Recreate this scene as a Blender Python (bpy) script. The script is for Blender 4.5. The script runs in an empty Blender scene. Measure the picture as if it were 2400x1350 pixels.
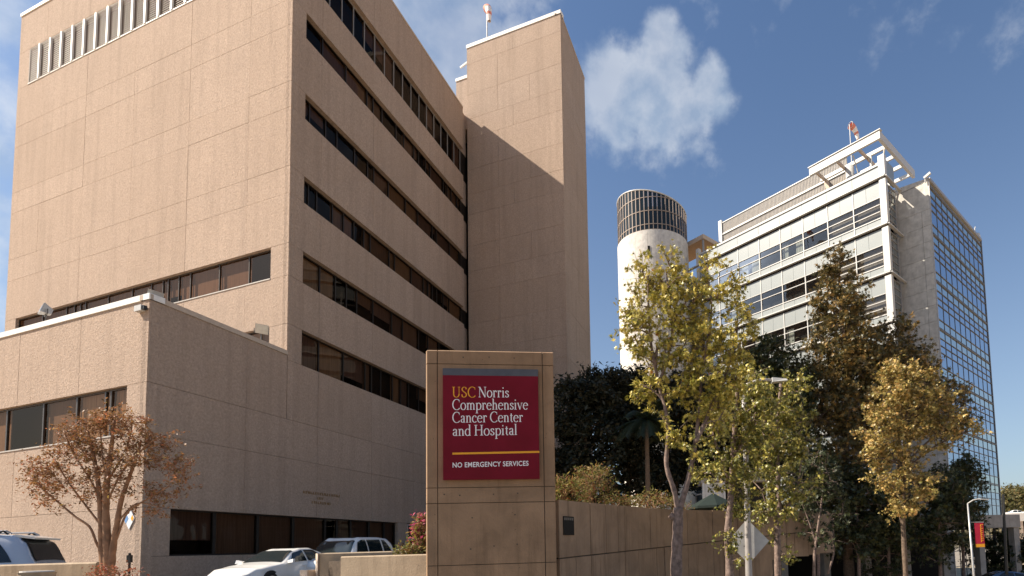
import bpy, math, random
import numpy as np
from mathutils import Vector, Matrix

random.seed(7); rng = np.random.default_rng(11)
scene = bpy.context.scene
COL = scene.collection

# ------------------------------------------------------------------ camera
F_PX, PX, PY, EYE = 1350.0, 1500.0, 1184.0, 1.6          # in pixels of a 2400 px wide frame
PITCH, ROLL = math.atan(100/1350.0), math.atan(.0287)
cp, sp, cr, sr = math.cos(PITCH), math.sin(PITCH), math.cos(ROLL), math.sin(ROLL)
FWD = Vector((0, cp, sp)); _r0 = Vector((1, 0, 0)); _u0 = Vector((0, -sp, cp))
RGT = cr*_r0 - sr*_u0; UPV = sr*_r0 + cr*_u0
cam_d = bpy.data.cameras.new('camera'); cam = bpy.data.objects.new('camera', cam_d); COL.objects.link(cam)
cam_d.sensor_width = 36.0; cam_d.sensor_fit = 'HORIZONTAL'; cam_d.lens = F_PX/2400*36
cam_d.shift_x = (1200-PX)/2400; cam_d.shift_y = (PY-675)/2400
cam_d.clip_start = .1; cam_d.clip_end = 6000
m = Matrix(((RGT.x, UPV.x, -FWD.x, 0), (RGT.y, UPV.y, -FWD.y, 0), (RGT.z, UPV.z, -FWD.z, EYE), (0, 0, 0, 1)))
cam.matrix_world = m
scene.camera = cam
CAMP = Vector((0, 0, EYE))
def ray(x, y): return FWD + RGT*((x-PX)/F_PX) - UPV*((y-PY)/F_PX)
def at(x, y, Y):
    r = ray(x, y); return CAMP + r*(Y/r.y)
def az(a): return Vector((math.sin(math.radians(a)), math.cos(math.radians(a)), 0))

# ------------------------------------------------------------------ light
SUN_AZ, SUN_EL = -96.0, 43.0
SUN_STRENGTH, SKY_STRENGTH, EXPOSURE = 5.0, .064, 1.0
scene.view_settings.view_transform = 'Standard'; scene.view_settings.look = 'None'
scene.view_settings.exposure = EXPOSURE; scene.view_settings.gamma = 1
scene.view_settings.use_curve_mapping = False
sl = bpy.data.lights.new('sun', 'SUN'); sun = bpy.data.objects.new('sun', sl); COL.objects.link(sun)
sl.energy = SUN_STRENGTH; sl.angle = math.radians(.53); sl.color = (1, .9, .76)
sdir = az(SUN_AZ)*math.cos(math.radians(SUN_EL)) + Vector((0, 0, math.sin(math.radians(SUN_EL))))
sun.rotation_euler = sdir.to_track_quat('Z', 'Y').to_euler(); sun.location = sdir*100

world = bpy.data.worlds.new('World'); scene.world = world; world.use_nodes = True
wn, wl = world.node_tree.nodes, world.node_tree.links; wn.clear()
def WN(t, **k):
    n = wn.new(t)
    for a, b in k.items(): setattr(n, a, b)
    return n
sky = WN('ShaderNodeTexSky', sky_type='NISHITA', sun_disc=False)
sky.sun_elevation = math.radians(SUN_EL); sky.sun_rotation = math.radians(SUN_AZ % 360)
sky.air_density = 1.1; sky.dust_density = 1.6; sky.ozone_density = 2.2; sky.altitude = 100
geo = WN('ShaderNodeTexCoord')
def wmath(op, a, b=None, c=None, clamp=False):
    n = WN('ShaderNodeMath', operation=op, use_clamp=clamp)
    for i, v in enumerate((a, b, c)):
        if v is None: continue
        if isinstance(v, (int, float)): n.inputs[i].default_value = v
        else: wl.new(v, n.inputs[i])
    return n.outputs[0]
def wnoise(scale, detail, rough, dist=0, off=(0, 0, 0)):
    mp = WN('ShaderNodeMapping'); mp.inputs['Location'].default_value = off
    wl.new(geo.outputs['Generated'], mp.inputs['Vector'])
    n = WN('ShaderNodeTexNoise'); n.inputs['Scale'].default_value = scale; n.inputs['Detail'].default_value = detail
    n.inputs['Roughness'].default_value = rough; n.inputs['Distortion'].default_value = dist
    wl.new(mp.outputs[0], n.inputs['Vector']); return n.outputs['Fac']
n1 = wnoise(11, 10, .58, 0, (3.1, 1.7, .4)); n1b = wnoise(11, 5, .55, 0, tuple(Vector((3.1, 1.7, .4))+sdir*.035)); n2 = wnoise(2.6, 3, .5, 0, (7.3, 2.2, 5.1)); n3 = wnoise(22, 5, .6, .2, (1, 4, 2))
# cumulus of the day: each is a direction, an angular radius and a strength
mask = None
for (x, y, rad, s) in ((1545, 80, .045, .9), (1580, 115, .04, .8), (1525, 150, .05, .85), (1390, 150, .06, .55), (1440, 190, .08, .9), (1505, 215, .09, 1.0), (1565, 190, .07, .9), (1662, 205, .05, .95), (1690, 245, .05, .8), (1630, 255, .08, .8),
                       (1545, 270, .09, .8), (1450, 270, .08, .75), (1635, 330, .07, .5), (1400, 240, .08, .7), (1420, 330, .08, .4), (1600, 370, .05, .35),
                       (955, 0, .09, 1.3), (1000, 60, .10, 1.4), (1060, 40, .08, 1.2), (1085, 130, .09, 1.3), (1030, 170, .11, 1.3), (1130, 170, .06, .8), (1165, 110, .05, .55), (1140, 0, .06, .55), (1200, 90, .04, .7), (1040, 240, .09, 1.0),
                       (5, 30, .06, .75), (-15, 470, .045, .7), (-5, 565, .04, .6), (2085, 55, .08, .30), (1990, 35, .06, .24), (2340, 60, .09, .34), (2250, 95, .05, .26),
                       (-500, 300, .3, .9), (700, -500, .35, .8), (3000, 200, .3, .5), (1700, -700, .3, .6)):
    d = ray(x, y).normalized()
    v = WN('ShaderNodeVectorMath', operation='DISTANCE'); v.inputs[1].default_value = d
    wl.new(geo.outputs['Generated'], v.inputs[0])
    k = wmath('MULTIPLY', wmath('SUBTRACT', 1.0, wmath('DIVIDE', v.outputs['Value'], rad), clamp=True), s)
    mask = k if mask is None else wmath('MAXIMUM', mask, k)
wide = wmath('MULTIPLY', wmath('SUBTRACT', n2, .66, clamp=True), 1.0)
dens = wmath('ADD', mask, wide)
dens = wmath('ADD', dens, wmath('MULTIPLY', wmath('SUBTRACT', n1, .5), 1.15))
dens = wmath('ADD', dens, wmath('MULTIPLY', wmath('SUBTRACT', n3, .5), .42))
dens = wmath('SUBTRACT', dens, .20)
cov = WN('ShaderNodeMapRange', interpolation_type='SMOOTHSTEP'); cov.inputs['From Min'].default_value = 0; cov.inputs['From Max'].default_value = .40
wl.new(dens, cov.inputs['Value'])
nlow = wnoise(5.5, 3, .5, 0, (9.2, 4.4, 1.1))
cov2 = wmath('MULTIPLY', cov.outputs[0], wmath('MULTIPLY_ADD', wmath('SUBTRACT', nlow, .32, clamp=True), .9, .36))
shade = WN('ShaderNodeMapRange'); shade.inputs['From Min'].default_value = .3; shade.inputs['From Max'].default_value = .72
wl.new(wmath('ADD', wmath('MULTIPLY', wmath('SUBTRACT', n1, n1b), 1.6), .5), shade.inputs['Value'])
ccol = WN('ShaderNodeMix', data_type='RGBA'); ccol.inputs['A'].default_value = (3.6, 4.4, 5.5, 1); ccol.inputs['B'].default_value = (6.6, 6.9, 7.3, 1)
wl.new(shade.outputs[0], ccol.inputs['Factor'])
tint = WN('ShaderNodeMix', data_type='RGBA', blend_type='MULTIPLY'); tint.inputs['Factor'].default_value = 1
tint.inputs['B'].default_value = (.84, .97, 1.10, 1); wl.new(sky.outputs[0], tint.inputs['A'])
sepd = WN('ShaderNodeSeparateXYZ'); wl.new(geo.outputs['Generated'], sepd.inputs[0])
hz = wmath('MULTIPLY', wmath('POWER', wmath('SUBTRACT', 1.0, wmath('MAXIMUM', sepd.outputs['Z'], 0.0)), 3.0), .58)
haze_mix = WN('ShaderNodeMix', data_type='RGBA'); haze_mix.inputs['B'].default_value = (4.6, 5.2, 5.6, 1)      # dry haze whitening the sky towards the horizon
wl.new(hz, haze_mix.inputs['Factor']); wl.new(tint.outputs['Result'], haze_mix.inputs['A'])
mx = WN('ShaderNodeMix', data_type='RGBA')
wl.new(cov2, mx.inputs['Factor']); wl.new(haze_mix.outputs['Result'], mx.inputs['A']); wl.new(ccol.outputs['Result'], mx.inputs['B'])
bg = WN('ShaderNodeBackground'); bg.inputs['Strength'].default_value = SKY_STRENGTH; wl.new(mx.outputs['Result'], bg.inputs['Color'])
wo = WN('ShaderNodeOutputWorld'); wl.new(bg.outputs[0], wo.inputs['Surface'])

scene.cycles.max_bounces = 8; scene.cycles.transparent_max_bounces = 12
scene.cycles.diffuse_bounces = 4; scene.cycles.caustics_reflective = False; scene.cycles.caustics_refractive = False

# ------------------------------------------------------------------ materials
MATS = {}
class NT:
    def __init__(s, name):
        s.m = bpy.data.materials.new(name); s.m.use_nodes = True
        s.n, s.l = s.m.node_tree.nodes, s.m.node_tree.links; s.n.clear()
        s.out = s.n.new('ShaderNodeOutputMaterial'); MATS[name] = s.m
    def node(s, t, **k):
        n = s.n.new(t)
        for a, b in k.items(): setattr(n, a, b)
        return n
    def link(s, a, b): s.l.new(a, b)
    def val(s, inp, v):
        if isinstance(v, (int, float)): inp.default_value = v
        elif isinstance(v, tuple): inp.default_value = v if len(v) == 4 or len(inp.default_value) == 3 else (*v, 1)
        else: s.link(v, inp)
    def pos(s, scale=(1, 1, 1), obj=False):
        src = s.node('ShaderNodeTexCoord').outputs['Object'] if obj else s.node('ShaderNodeNewGeometry').outputs['Position']
        mp = s.node('ShaderNodeMapping'); mp.inputs['Scale'].default_value = scale; s.link(src, mp.inputs['Vector']); return mp.outputs[0]
    def noise(s, vec, scale, detail=4, rough=.55, dist=0):
        n = s.node('ShaderNodeTexNoise'); s.link(vec, n.inputs['Vector']); n.inputs['Scale'].default_value = scale
        n.inputs['Detail'].default_value = detail; n.inputs['Roughness'].default_value = rough; n.inputs['Distortion'].default_value = dist
        return n.outputs['Fac']
    def rng(s, v, a, b, c=0., d=1.):
        n = s.node('ShaderNodeMapRange'); s.link(v, n.inputs['Value'])
        for k, x in zip(('From Min', 'From Max', 'To Min', 'To Max'), (a, b, c, d)): n.inputs[k].default_value = x
        return n.outputs[0]
    def mix(s, f, a, b, mode='MIX'):
        n = s.node('ShaderNodeMix', data_type='RGBA', blend_type=mode)
        s.val(n.inputs['Factor'], f); s.val(n.inputs['A'], a); s.val(n.inputs['B'], b); return n.outputs['Result']
    def math(s, op, a, b=0.):
        n = s.node('ShaderNodeMath', operation=op); s.val(n.inputs[0], a); s.val(n.inputs[1], b); return n.outputs[0]
    def bump(s, h, strength, dist):
        n = s.node('ShaderNodeBump'); n.inputs['Strength'].default_value = strength; n.inputs['Distance'].default_value = dist
        s.link(h, n.inputs['Height']); return n.outputs[0]
    def pbr(s, col, rough=.8, metal=0., normal=None, spec=.3, coat=0.):
        b = s.node('ShaderNodeBsdfPrincipled'); s.val(b.inputs['Base Color'], col); s.val(b.inputs['Roughness'], rough)
        b.inputs['Metallic'].default_value = metal; b.inputs['Specular IOR Level'].default_value = spec; b.inputs['Coat Weight'].default_value = coat
        if normal is not None: s.link(normal, b.inputs['Normal'])
        return b.outputs[0]
    def done(s, sh): s.link(sh, s.out.inputs['Surface']); return s.m

def objrand(t): return t.node('ShaderNodeObjectInfo').outputs['Random']

def m_plain(name, col, rough=.6, metal=0., var=.12, scale=6., bump=.0, spec=.3, coat=0.):
    t = NT(name); v = t.noise(t.pos(), scale, 5)
    c = t.mix(t.rng(v, .3, .7), tuple(x*(1-var) for x in col), tuple(min(1, x*(1+var)) for x in col))
    nrm = t.bump(v, bump, .02) if bump else None
    return t.done(t.pbr(c, rough, metal, nrm, spec, coat))

def m_aggregate(name, col):
    t = NT(name); p = t.pos()
    fine = t.noise(p, 11, 4, .75); mid = t.noise(p, 34, 2, .6); big = t.noise(p, .33, 4, .6)
    strk = t.noise(t.pos((1.3, 1.3, .07)), 1.6, 5, .62)
    c = t.mix(t.rng(fine, .28, .72), tuple(x*.70 for x in col), tuple(x*1.25 for x in col))
    c = t.mix(t.rng(big, .3, .7, 0, .22), c, tuple(x*.62 for x in (col[0], col[1]*.98, col[2]*.95)))
    c = t.mix(t.rng(strk, .48, .74, 0, .36), c, tuple(x*.5 for x in col))
    c = t.mix(t.rng(objrand(t), 0, 1, 0, .24), c, tuple(x*.7 for x in (col[0]*1.05, col[1], col[2]*.93)))
    h = t.math('ADD', fine, t.math('MULTIPLY', mid, .6))
    return t.done(t.pbr(c, .92, 0, t.bump(h, .9, .045), .15))
CA = (.485, .365, .284)
m_aggregate('tan_aggregate', CA)

def m_concrete(name, col, stain=.5, boards=False):
    t = NT(name); p = t.pos()
    fine = t.noise(p, 40, 4, .6); big = t.noise(p, 1.7, 6, .62, .4)
    strk = t.noise(t.pos((5, 5, .35)), 1.5, 6, .65)
    c = t.mix(t.rng(big, .3, .72), tuple(x*.68 for x in col), tuple(x*1.22 for x in col))
    c = t.mix(t.rng(strk, .5, .75, 0, stain), c, tuple(x*.38 for x in (col[0], col[1]*.95, col[2]*.88)))
    c = t.mix(t.rng(fine, .25, .75, 0, .3), c, tuple(x*.8 for x in col))
    c = t.mix(t.rng(objrand(t), 0, 1, 0, .3), c, tuple(x*.72 for x in col))
    if not boards:
        vo = t.node('ShaderNodeTexVoronoi'); vo.inputs['Scale'].default_value = 6.5; t.link(p, vo.inputs['Vector'])
        pit = t.rng(vo.outputs['Distance'], .03, .07, .75, 0); c = t.mix(pit, c, tuple(x*.22 for x in col))
    nrm = t.bump(t.math('ADD', fine, strk), .45, .012)
    return t.done(t.pbr(c, .85, 0, nrm, .25))
m_concrete('sign_concrete', (.325, .205, .12), .55)
m_concrete('board_concrete', (.36, .245, .16), .8, True)
m_concrete('planter_concrete', (.42, .32, .22), .45)
m_concrete('pale_concrete', (.56, .53, .48), .25, True)
m_concrete('cylinder_concrete', (.70, .66, .60), .16, True)
m_concrete('grey_concrete', (.36, .33, .30), .5, True)
m_plain('joint_dark', (.10, .075, .055), .9)
m_plain('interior_dark', (.018, .015, .013), .9)
m_plain('coping_white', (.78, .75, .70), .5, var=.06)
m_plain('mullion_tan', (.34, .27, .22), .6, var=.1)
m_plain('coping_tan', (.52, .42, .33), .7, var=.1)
m_plain('frame_dark', (.022, .017, .014), .45, var=.2)
m_plain('frame_bronze', (.085, .068, .055), .4, .4, .1)
m_plain('frame_grey', (.35, .33, .31), .45, .3, .08)
m_plain('frame_taupe', (.17, .17, .18), .45, .2, .08)
m_plain('sill_grey', (.45, .41, .37), .6, var=.1)
m_plain('white_metal', (.50, .487, .46), .38, var=.05, spec=.5)
m_plain('louver_metal', (.24, .19, .165), .5, .0, .06)
m_plain('fin_white', (.82, .8, .76), .5, var=.05)
m_plain('galvanised', (.42, .41, .40), .45, .6, .12)
m_plain('pole_grey', (.36, .33, .31), .5, .2, .1)
m_plain('black_metal', (.02, .02, .02), .45)
m_plain('screen_metal', (.36, .33, .295), .5, .3, .10, 3)
m_plain('dark_metal', (.14, .13, .12), .5, .4)
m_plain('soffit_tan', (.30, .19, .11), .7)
m_plain('green_canvas', (.010, .018, .014), .8)
m_plain('red_cloth', (.70, .24, .17), .8)
m_plain('white_cloth', (.8, .74, .7), .8)
m_plain('asphalt', (.13, .12, .11), .9, var=.25, scale=30, bump=.3)
m_plain('pavement', (.42, .36, .29), .9, var=.12, scale=9, bump=.2)
m_plain('soil', (.07, .05, .035), .95, var=.3, scale=12, bump=.4)
m_plain('ground_cover', (.50, .385, .265), .95, var=.3, scale=.6)
m_plain('hill_earth', (.20, .15, .08), .95, var=.35, scale=.06)
m_plain('paint_yellow', (.6, .42, .06), .7)
m_plain('tyre_rubber', (.02, .02, .02), .8)
m_plain('rim_metal', (.45, .45, .46), .3, .8)
m_plain('paint_white_car', (.80, .78, .74), .22, var=.02, spec=.5, coat=.6)
m_plain('paint_silver_car', (.55, .57, .60), .25, .35, .03, coat=.6)
m_plain('paint_blue_car', (.05, .09, .16), .25, .2, .03, coat=.6)
m_plain('car_trim', (.015, .015, .015), .5)
m_plain('lamp_amber', (.55, .26, .1), .15, spec=.6, coat=.5)
m_plain('lamp_clear', (.5, .5, .48), .12, .3, coat=.6)
m_plain('lamp_red', (.4, .03, .02), .2, coat=.5)
m_plain('bark_grey', (.19, .135, .11), .9, var=.45, scale=14, bump=.6)
m_plain('bark_dark', (.12, .085, .06), .9, var=.4, scale=10, bump=.6)
m_plain('bark_smooth', (.30, .16, .085), .7, var=.35, scale=8, bump=.3)
m_plain('palm_bark', (.13, .09, .06), .95, var=.3, scale=20, bump=.5)
m_plain('spandrel_grey', (.25, .272, .27), .3, .0, .03, 1.2, spec=.55)
m_plain('curtain_cloth', (.50, .47, .40), .9, var=.08)
m_plain('gold_letter', (.30, .17, .05), .4, .6)
m_plain('sign_gold', (.80, .36, .02), .5, var=.04)
m_plain('sign_white', (.82, .80, .78), .5, var=.03)
m_plain('sign_blue_white', (.74, .76, .78), .5)
m_plain('sign_blue', (.15, .3, .55), .5)
m_plain('banner_red', (.48, .02, .05), .7)
def m_signred():
    t = NT('sign_cardinal'); v = t.noise(t.pos(), 2.5, 3)
    c = t.mix(t.rng(v, .35, .65), (.150, .0018, .010), (.175, .0028, .014))
    t.done(t.pbr(c, .55, 0, None, .18))
m_signred()
m_plain('sign_grey', (.08, .082, .095), .5, spec=.3)

def m_blind(name, col, n=22):
    t = NT(name); p = t.pos((1, 1, .03)); v = t.noise(p, n, 2, .5); r = objrand(t)
    c = t.mix(t.rng(v, .35, .65), tuple(x*.78 for x in col), tuple(x*1.15 for x in col))
    c = t.mix(t.rng(r, 0, 1, 0, .65), c, tuple(x*.4 for x in col)); return t.done(t.pbr(c, .9))
m_blind('blind_brown', (.30, .235, .19)); m_blind('blind_tan', (.46, .36, .25)); m_blind('blind_grey', (.24, .19, .175)); m_blind('blind_dark', (.20, .145, .12))

def m_glass(name, tintc, refl, base, gl=(1, 1, 1)):
    t = NT(name)
    tr = t.node('ShaderNodeBsdfTransparent'); t.val(tr.inputs['Color'], tintc)
    g = t.node('ShaderNodeBsdfGlossy'); t.val(g.inputs['Color'], gl); g.inputs['Roughness'].default_value = .015
    wob = t.noise(t.pos(), .9, 2); t.link(t.bump(wob, .12, .02), g.inputs['Normal'])
    fr = t.node('ShaderNodeFresnel'); fr.inputs['IOR'].default_value = 1.5
    f = t.math('ADD', t.math('MULTIPLY', fr.outputs[0], refl), base)
    mxs = t.node('ShaderNodeMixShader'); t.link(f, mxs.inputs[0]); t.link(tr.outputs[0], mxs.inputs[1]); t.link(g.outputs[0], mxs.inputs[2])
    return t.done(mxs.outputs[0])
m_glass('bronze_glass', (.72, .58, .47), .10, .012, (.62, .46, .34))
m_glass('bronze_glass_dark', (.50, .40, .33), .14, .02, (.75, .68, .62))
m_glass('clear_glass', (.62, .66, .66), .35, .03)
m_glass('blue_glass', (.16, .22, .30), 1.0, .50, (.66, .74, .86))
m_glass('spandrel_glass', (.30, .33, .33), 1.0, .50, (.80, .84, .83))
m_plain('green_glass', (.010, .016, .017), .07, var=0., spec=.45)
m_plain('car_glass', (.012, .018, .02), .06, var=.0, spec=.7)

def m_leaf(name, stops, transl=.35, rough=.55):
    t = NT(name); g = t.node('ShaderNodeNewGeometry')
    cr_ = t.node('ShaderNodeValToRGB'); t.link(g.outputs['Random Per Island'], cr_.inputs['Fac'])
    el = cr_.color_ramp.elements
    while len(el) > 1: el.remove(el[-1])
    el[0].position = stops[0][0]; el[0].color = (*stops[0][1], 1)
    for p_, c_ in stops[1:]:
        e = el.new(p_); e.color = (*c_, 1)
    big = t.noise(t.pos(), .9, 3); c = t.mix(t.rng(big, .35, .65, 0, .35), cr_.outputs[0], tuple(x*.6 for x in stops[0][1]))
    d = t.pbr(c, rough, 0, None, .42)
    tl = t.node('ShaderNodeBsdfTranslucent'); t.val(tl.inputs['Color'], c)
    ms = t.node('ShaderNodeMixShader'); ms.inputs[0].default_value = transl; t.link(d, ms.inputs[1]); t.link(tl.outputs[0], ms.inputs[2])
    return t.done(ms.outputs[0])
m_leaf('leaf_gum', [(0, (.14, .14, .02)), (.35, (.33, .29, .05)), (.7, (.58, .47, .10)), (.997, (.70, .54, .13)), (1, (.50, .10, .03))], .16, .38)
m_leaf('leaf_gum_green', [(0, (.08, .09, .016)), (.4, (.19, .185, .032)), (.8, (.48, .42, .10)), (1, (.62, .47, .11))], .15, .38)
m_leaf('leaf_orange', [(0, (.15, .135, .03)), (.35, (.36, .28, .08)), (.75, (.60, .43, .15)), (1, (.60, .34, .11))], .16, .38)
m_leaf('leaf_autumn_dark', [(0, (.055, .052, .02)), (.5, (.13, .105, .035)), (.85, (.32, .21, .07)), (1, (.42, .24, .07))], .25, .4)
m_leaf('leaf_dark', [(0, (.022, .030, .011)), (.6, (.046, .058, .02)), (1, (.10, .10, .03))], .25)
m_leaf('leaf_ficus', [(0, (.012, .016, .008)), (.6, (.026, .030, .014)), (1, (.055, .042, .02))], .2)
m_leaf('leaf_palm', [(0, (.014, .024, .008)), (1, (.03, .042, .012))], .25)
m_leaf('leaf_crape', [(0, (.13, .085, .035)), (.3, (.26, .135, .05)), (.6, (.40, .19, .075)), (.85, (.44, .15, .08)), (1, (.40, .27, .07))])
m_leaf('leaf_nandina', [(0, (.09, .11, .02)), (.4, (.22, .22, .05)), (.7, (.36, .27, .08)), (.9, (.34, .13, .05)), (1, (.30, .06, .03))])
m_leaf('leaf_bougain', [(0, (.14, .15, .03)), (.4, (.36, .28, .06)), (.55, (.45, .25, .10)), (.75, (.55, .10, .20)), (1, (.6, .04, .14))])
m_leaf('petal_red', [(0, (.16, .10, .03)), (.45, (.34, .10, .05)), (.8, (.5, .10, .06)), (1, (.3, .14, .04))])
m_leaf('leaf_far', [(0, (.07, .085, .025)), (.5, (.14, .12, .04)), (1, (.26, .18, .07))])

# ------------------------------------------------------------------ mesh helpers
def tag(o, label=None, cat=None, group=None, kind=None):
    if label: o['label'] = label
    if cat: o['category'] = cat
    if group: o['group'] = group
    if kind: o['kind'] = kind
    return o
def link(o, parent=None):
    COL.objects.link(o)
    if parent is not None: o.parent = parent
    return o
def thing(name, label, cat, loc=(0, 0, 0), group=None):
    o = bpy.data.objects.new(name, None); o.empty_display_size = .3; link(o); o.location = loc
    o['_off'] = 1; del o['_off']
    return tag(o, label, cat, group)

class MB:
    """collects faces in WORLD space; build() makes one mesh object (relative to its parent's origin)"""
    def __init__(s): s.v, s.f = [], []
    def add(s, vs, fs):
        k = len(s.v); s.v += [tuple(v) for v in vs]; s.f += [tuple(i+k for i in f) for f in fs]; return s
    def hexa(s, c):                       # 8 corners: bottom 4 ccw, top 4 ccw
        return s.add(c, ((3, 2, 1, 0), (4, 5, 6, 7), (0, 1, 5, 4), (1, 2, 6, 5), (2, 3, 7, 6), (3, 0, 4, 7)))
    def box(s, x0, x1, y0, y1, z0, z1):
        return s.hexa([(x0, y0, z0), (x1, y0, z0), (x1, y1, z0), (x0, y1, z0), (x0, y0, z1), (x1, y0, z1), (x1, y1, z1), (x0, y1, z1)])
    def fbox(s, fr, u0, u1, z0, z1, d0, d1):
        P = fr.p
        return s.hexa([P(u0, z0, d1), P(u1, z0, d1), P(u1, z0, d0), P(u0, z0, d0), P(u0, z1, d1), P(u1, z1, d1), P(u1, z1, d0), P(u0, z1, d0)])
    def fquad(s, fr, u0, u1, z0, z1, d):
        P = fr.p; return s.add([P(u0, z0, d), P(u1, z0, d), P(u1, z1, d), P(u0, z1, d)], ((0, 1, 2, 3),))
    def beam(s, a, b, w, h, up=Vector((0, 0, 1))):
        a, b = Vector(a), Vector(b); d = (b-a).normalized(); sx = d.cross(up)
        sx = (sx.normalized() if sx.length > 1e-4 else Vector((1, 0, 0))); sy = sx.cross(d).normalized(); sx = sx*w/2; sy = sy*h/2
        return s.hexa([a-sx-sy, a+sx-sy, b+sx-sy, b-sx-sy, a-sx+sy, a+sx+sy, b+sx+sy, b-sx+sy])
    def tube(s, pts, rad, n=8, cap=True):
        pts = [Vector(p) for p in pts]; N = len(pts); k = len(s.v)
        if isinstance(rad, (int, float)): rad = [rad]*N
        ref = Vector((.31, .77, .1)); 
        for i, p in enumerate(pts):
            d = (pts[min(i+1, N-1)]-pts[max(i-1, 0)]).normalized()
            a = d.cross(ref)
            if a.length < .05: a = d.cross(Vector((0, 0, 1)))
            a.normalize(); b = d.cross(a)
            for j in range(n):
                t = 2*math.pi*j/n; s.v.append(tuple(p+(a*math.cos(t)+b*math.sin(t))*rad[i]))
        for i in range(N-1):
            for j in range(n):
                j2 = (j+1) % n; s.f.append((k+i*n+j, k+i*n+j2, k+(i+1)*n+j2, k+(i+1)*n+j))
        if cap: s.f.append(tuple(k+j for j in range(n))[::-1]); s.f.append(tuple(k+(N-1)*n+j for j in range(n)))
        return s
    def prism(s, poly, z0, z1):
        n = len(poly); k = len(s.v)
        s.v += [(p[0], p[1], z0) for p in poly] + [(p[0], p[1], z1) for p in poly]
        s.f.append(tuple(k+i for i in range(n))[::-1]); s.f.append(tuple(k+n+i for i in range(n)))
        for i in range(n):
            j = (i+1) % n; s.f.append((k+i, k+j, k+n+j, k+n+i))
        return s
    def build(s, name, mat, parent=None, smooth=False):
        me = bpy.data.meshes.new(name)
        o_ = parent_origin(parent)
        me.from_pydata([(v[0]-o_.x, v[1]-o_.y, v[2]-o_.z) for v in s.v], [], s.f)
        me.materials.append(MATS[mat]); me.validate()
        if smooth: me.polygons.foreach_set('use_smooth', [True]*len(me.polygons))
        me.update(); o = bpy.data.objects.new(name, me); return link(o, parent)
def parent_origin(p):
    v = Vector((0, 0, 0))
    while p is not None: v = v + Vector(p.location); p = p.parent
    return v
class Fr:
    """a facade frame: p(u, z, d): u along the wall, z up, d outwards"""
    def __init__(s, o, u, nrm): s.o, s.u, s.n = Vector(o), Vector(u), Vector(nrm)
    def p(s, u, z, d=0.): q = s.o + s.u*u + s.n*d; return Vector((q.x, q.y, z))

def tri_mesh(name, V, T, mat, parent=None):
    me = bpy.data.meshes.new(name); nV, nT = len(V), len(T)
    o_ = parent_origin(parent); V = V - np.array([o_.x, o_.y, o_.z])
    me.vertices.add(nV); me.vertices.foreach_set('co', V.astype(np.float32).ravel())
    me.loops.add(nT*3); me.loops.foreach_set('vertex_index', T.astype(np.int32).ravel())
    me.polygons.add(nT); me.polygons.foreach_set('loop_start', np.arange(0, nT*3, 3, dtype=np.int32))
    me.materials.append(MATS[mat]); me.update(calc_edges=True)
    return link(bpy.data.objects.new(name, me), parent)

STAR = np.array([[0, 0, 0], [-.10, .30, .02], [-.48, .22, -.10], [-.22, .45, .0], [-.36, .82, -.12], [-.08, .62, .03], [0, 1.05, -.08], [.08, .62, .03], [.36, .82, -.12], [.22, .45, 0], [.48, .22, -.10], [.10, .30, .02]])
STAR_T = np.array([[0, 11, 1], [1, 3, 2], [1, 11, 5], [1, 5, 3], [3, 5, 4], [5, 7, 6], [5, 11, 7], [7, 9, 8], [11, 9, 7], [9, 11, 10]])
OVAL = np.array([[0, 0, 0], [-.22, .45, .05], [0, 1, -.06], [.22, .45, .05]]); OVAL_T = np.array([[0, 3, 1], [1, 3, 2]])
BLADE = np.array([[0, 0, 0], [-.13, .4, .03], [0, 1, -.10], [.13, .4, .03]]); BLADE_T = OVAL_T
def leaves(P, size, tmpl='oval', droop=.3, up=.4, szvar=.35):
    """P: (N,3) leaf positions -> vertices, triangles"""
    tv, tt = {'star': (STAR, STAR_T), 'oval': (OVAL, OVAL_T), 'blade': (BLADE, BLADE_T)}[tmpl]
    N = len(P); d = rng.normal(size=(N, 3)); d[:, 2] = d[:, 2]*.7 - droop; d /= np.linalg.norm(d, axis=1)[:, None]
    nn = rng.normal(size=(N, 3)); nn[:, 2] += up*2
    nn -= (nn*d).sum(1)[:, None]*d; nn /= np.linalg.norm(nn, axis=1)[:, None]
    x = np.cross(d, nn); s = size*(1+szvar*rng.uniform(-1, 1, N))
    V = (P[:, None, :] + s[:, None, None]*(tv[None, :, 0:1]*x[:, None, :] + tv[None, :, 1:2]*d[:, None, :] + tv[None, :, 2:3]*nn[:, None, :]))
    T = tt[None] + (np.arange(N)*len(tv))[:, None, None]
    return V.reshape(-1, 3), T.reshape(-1, 3)

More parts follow.
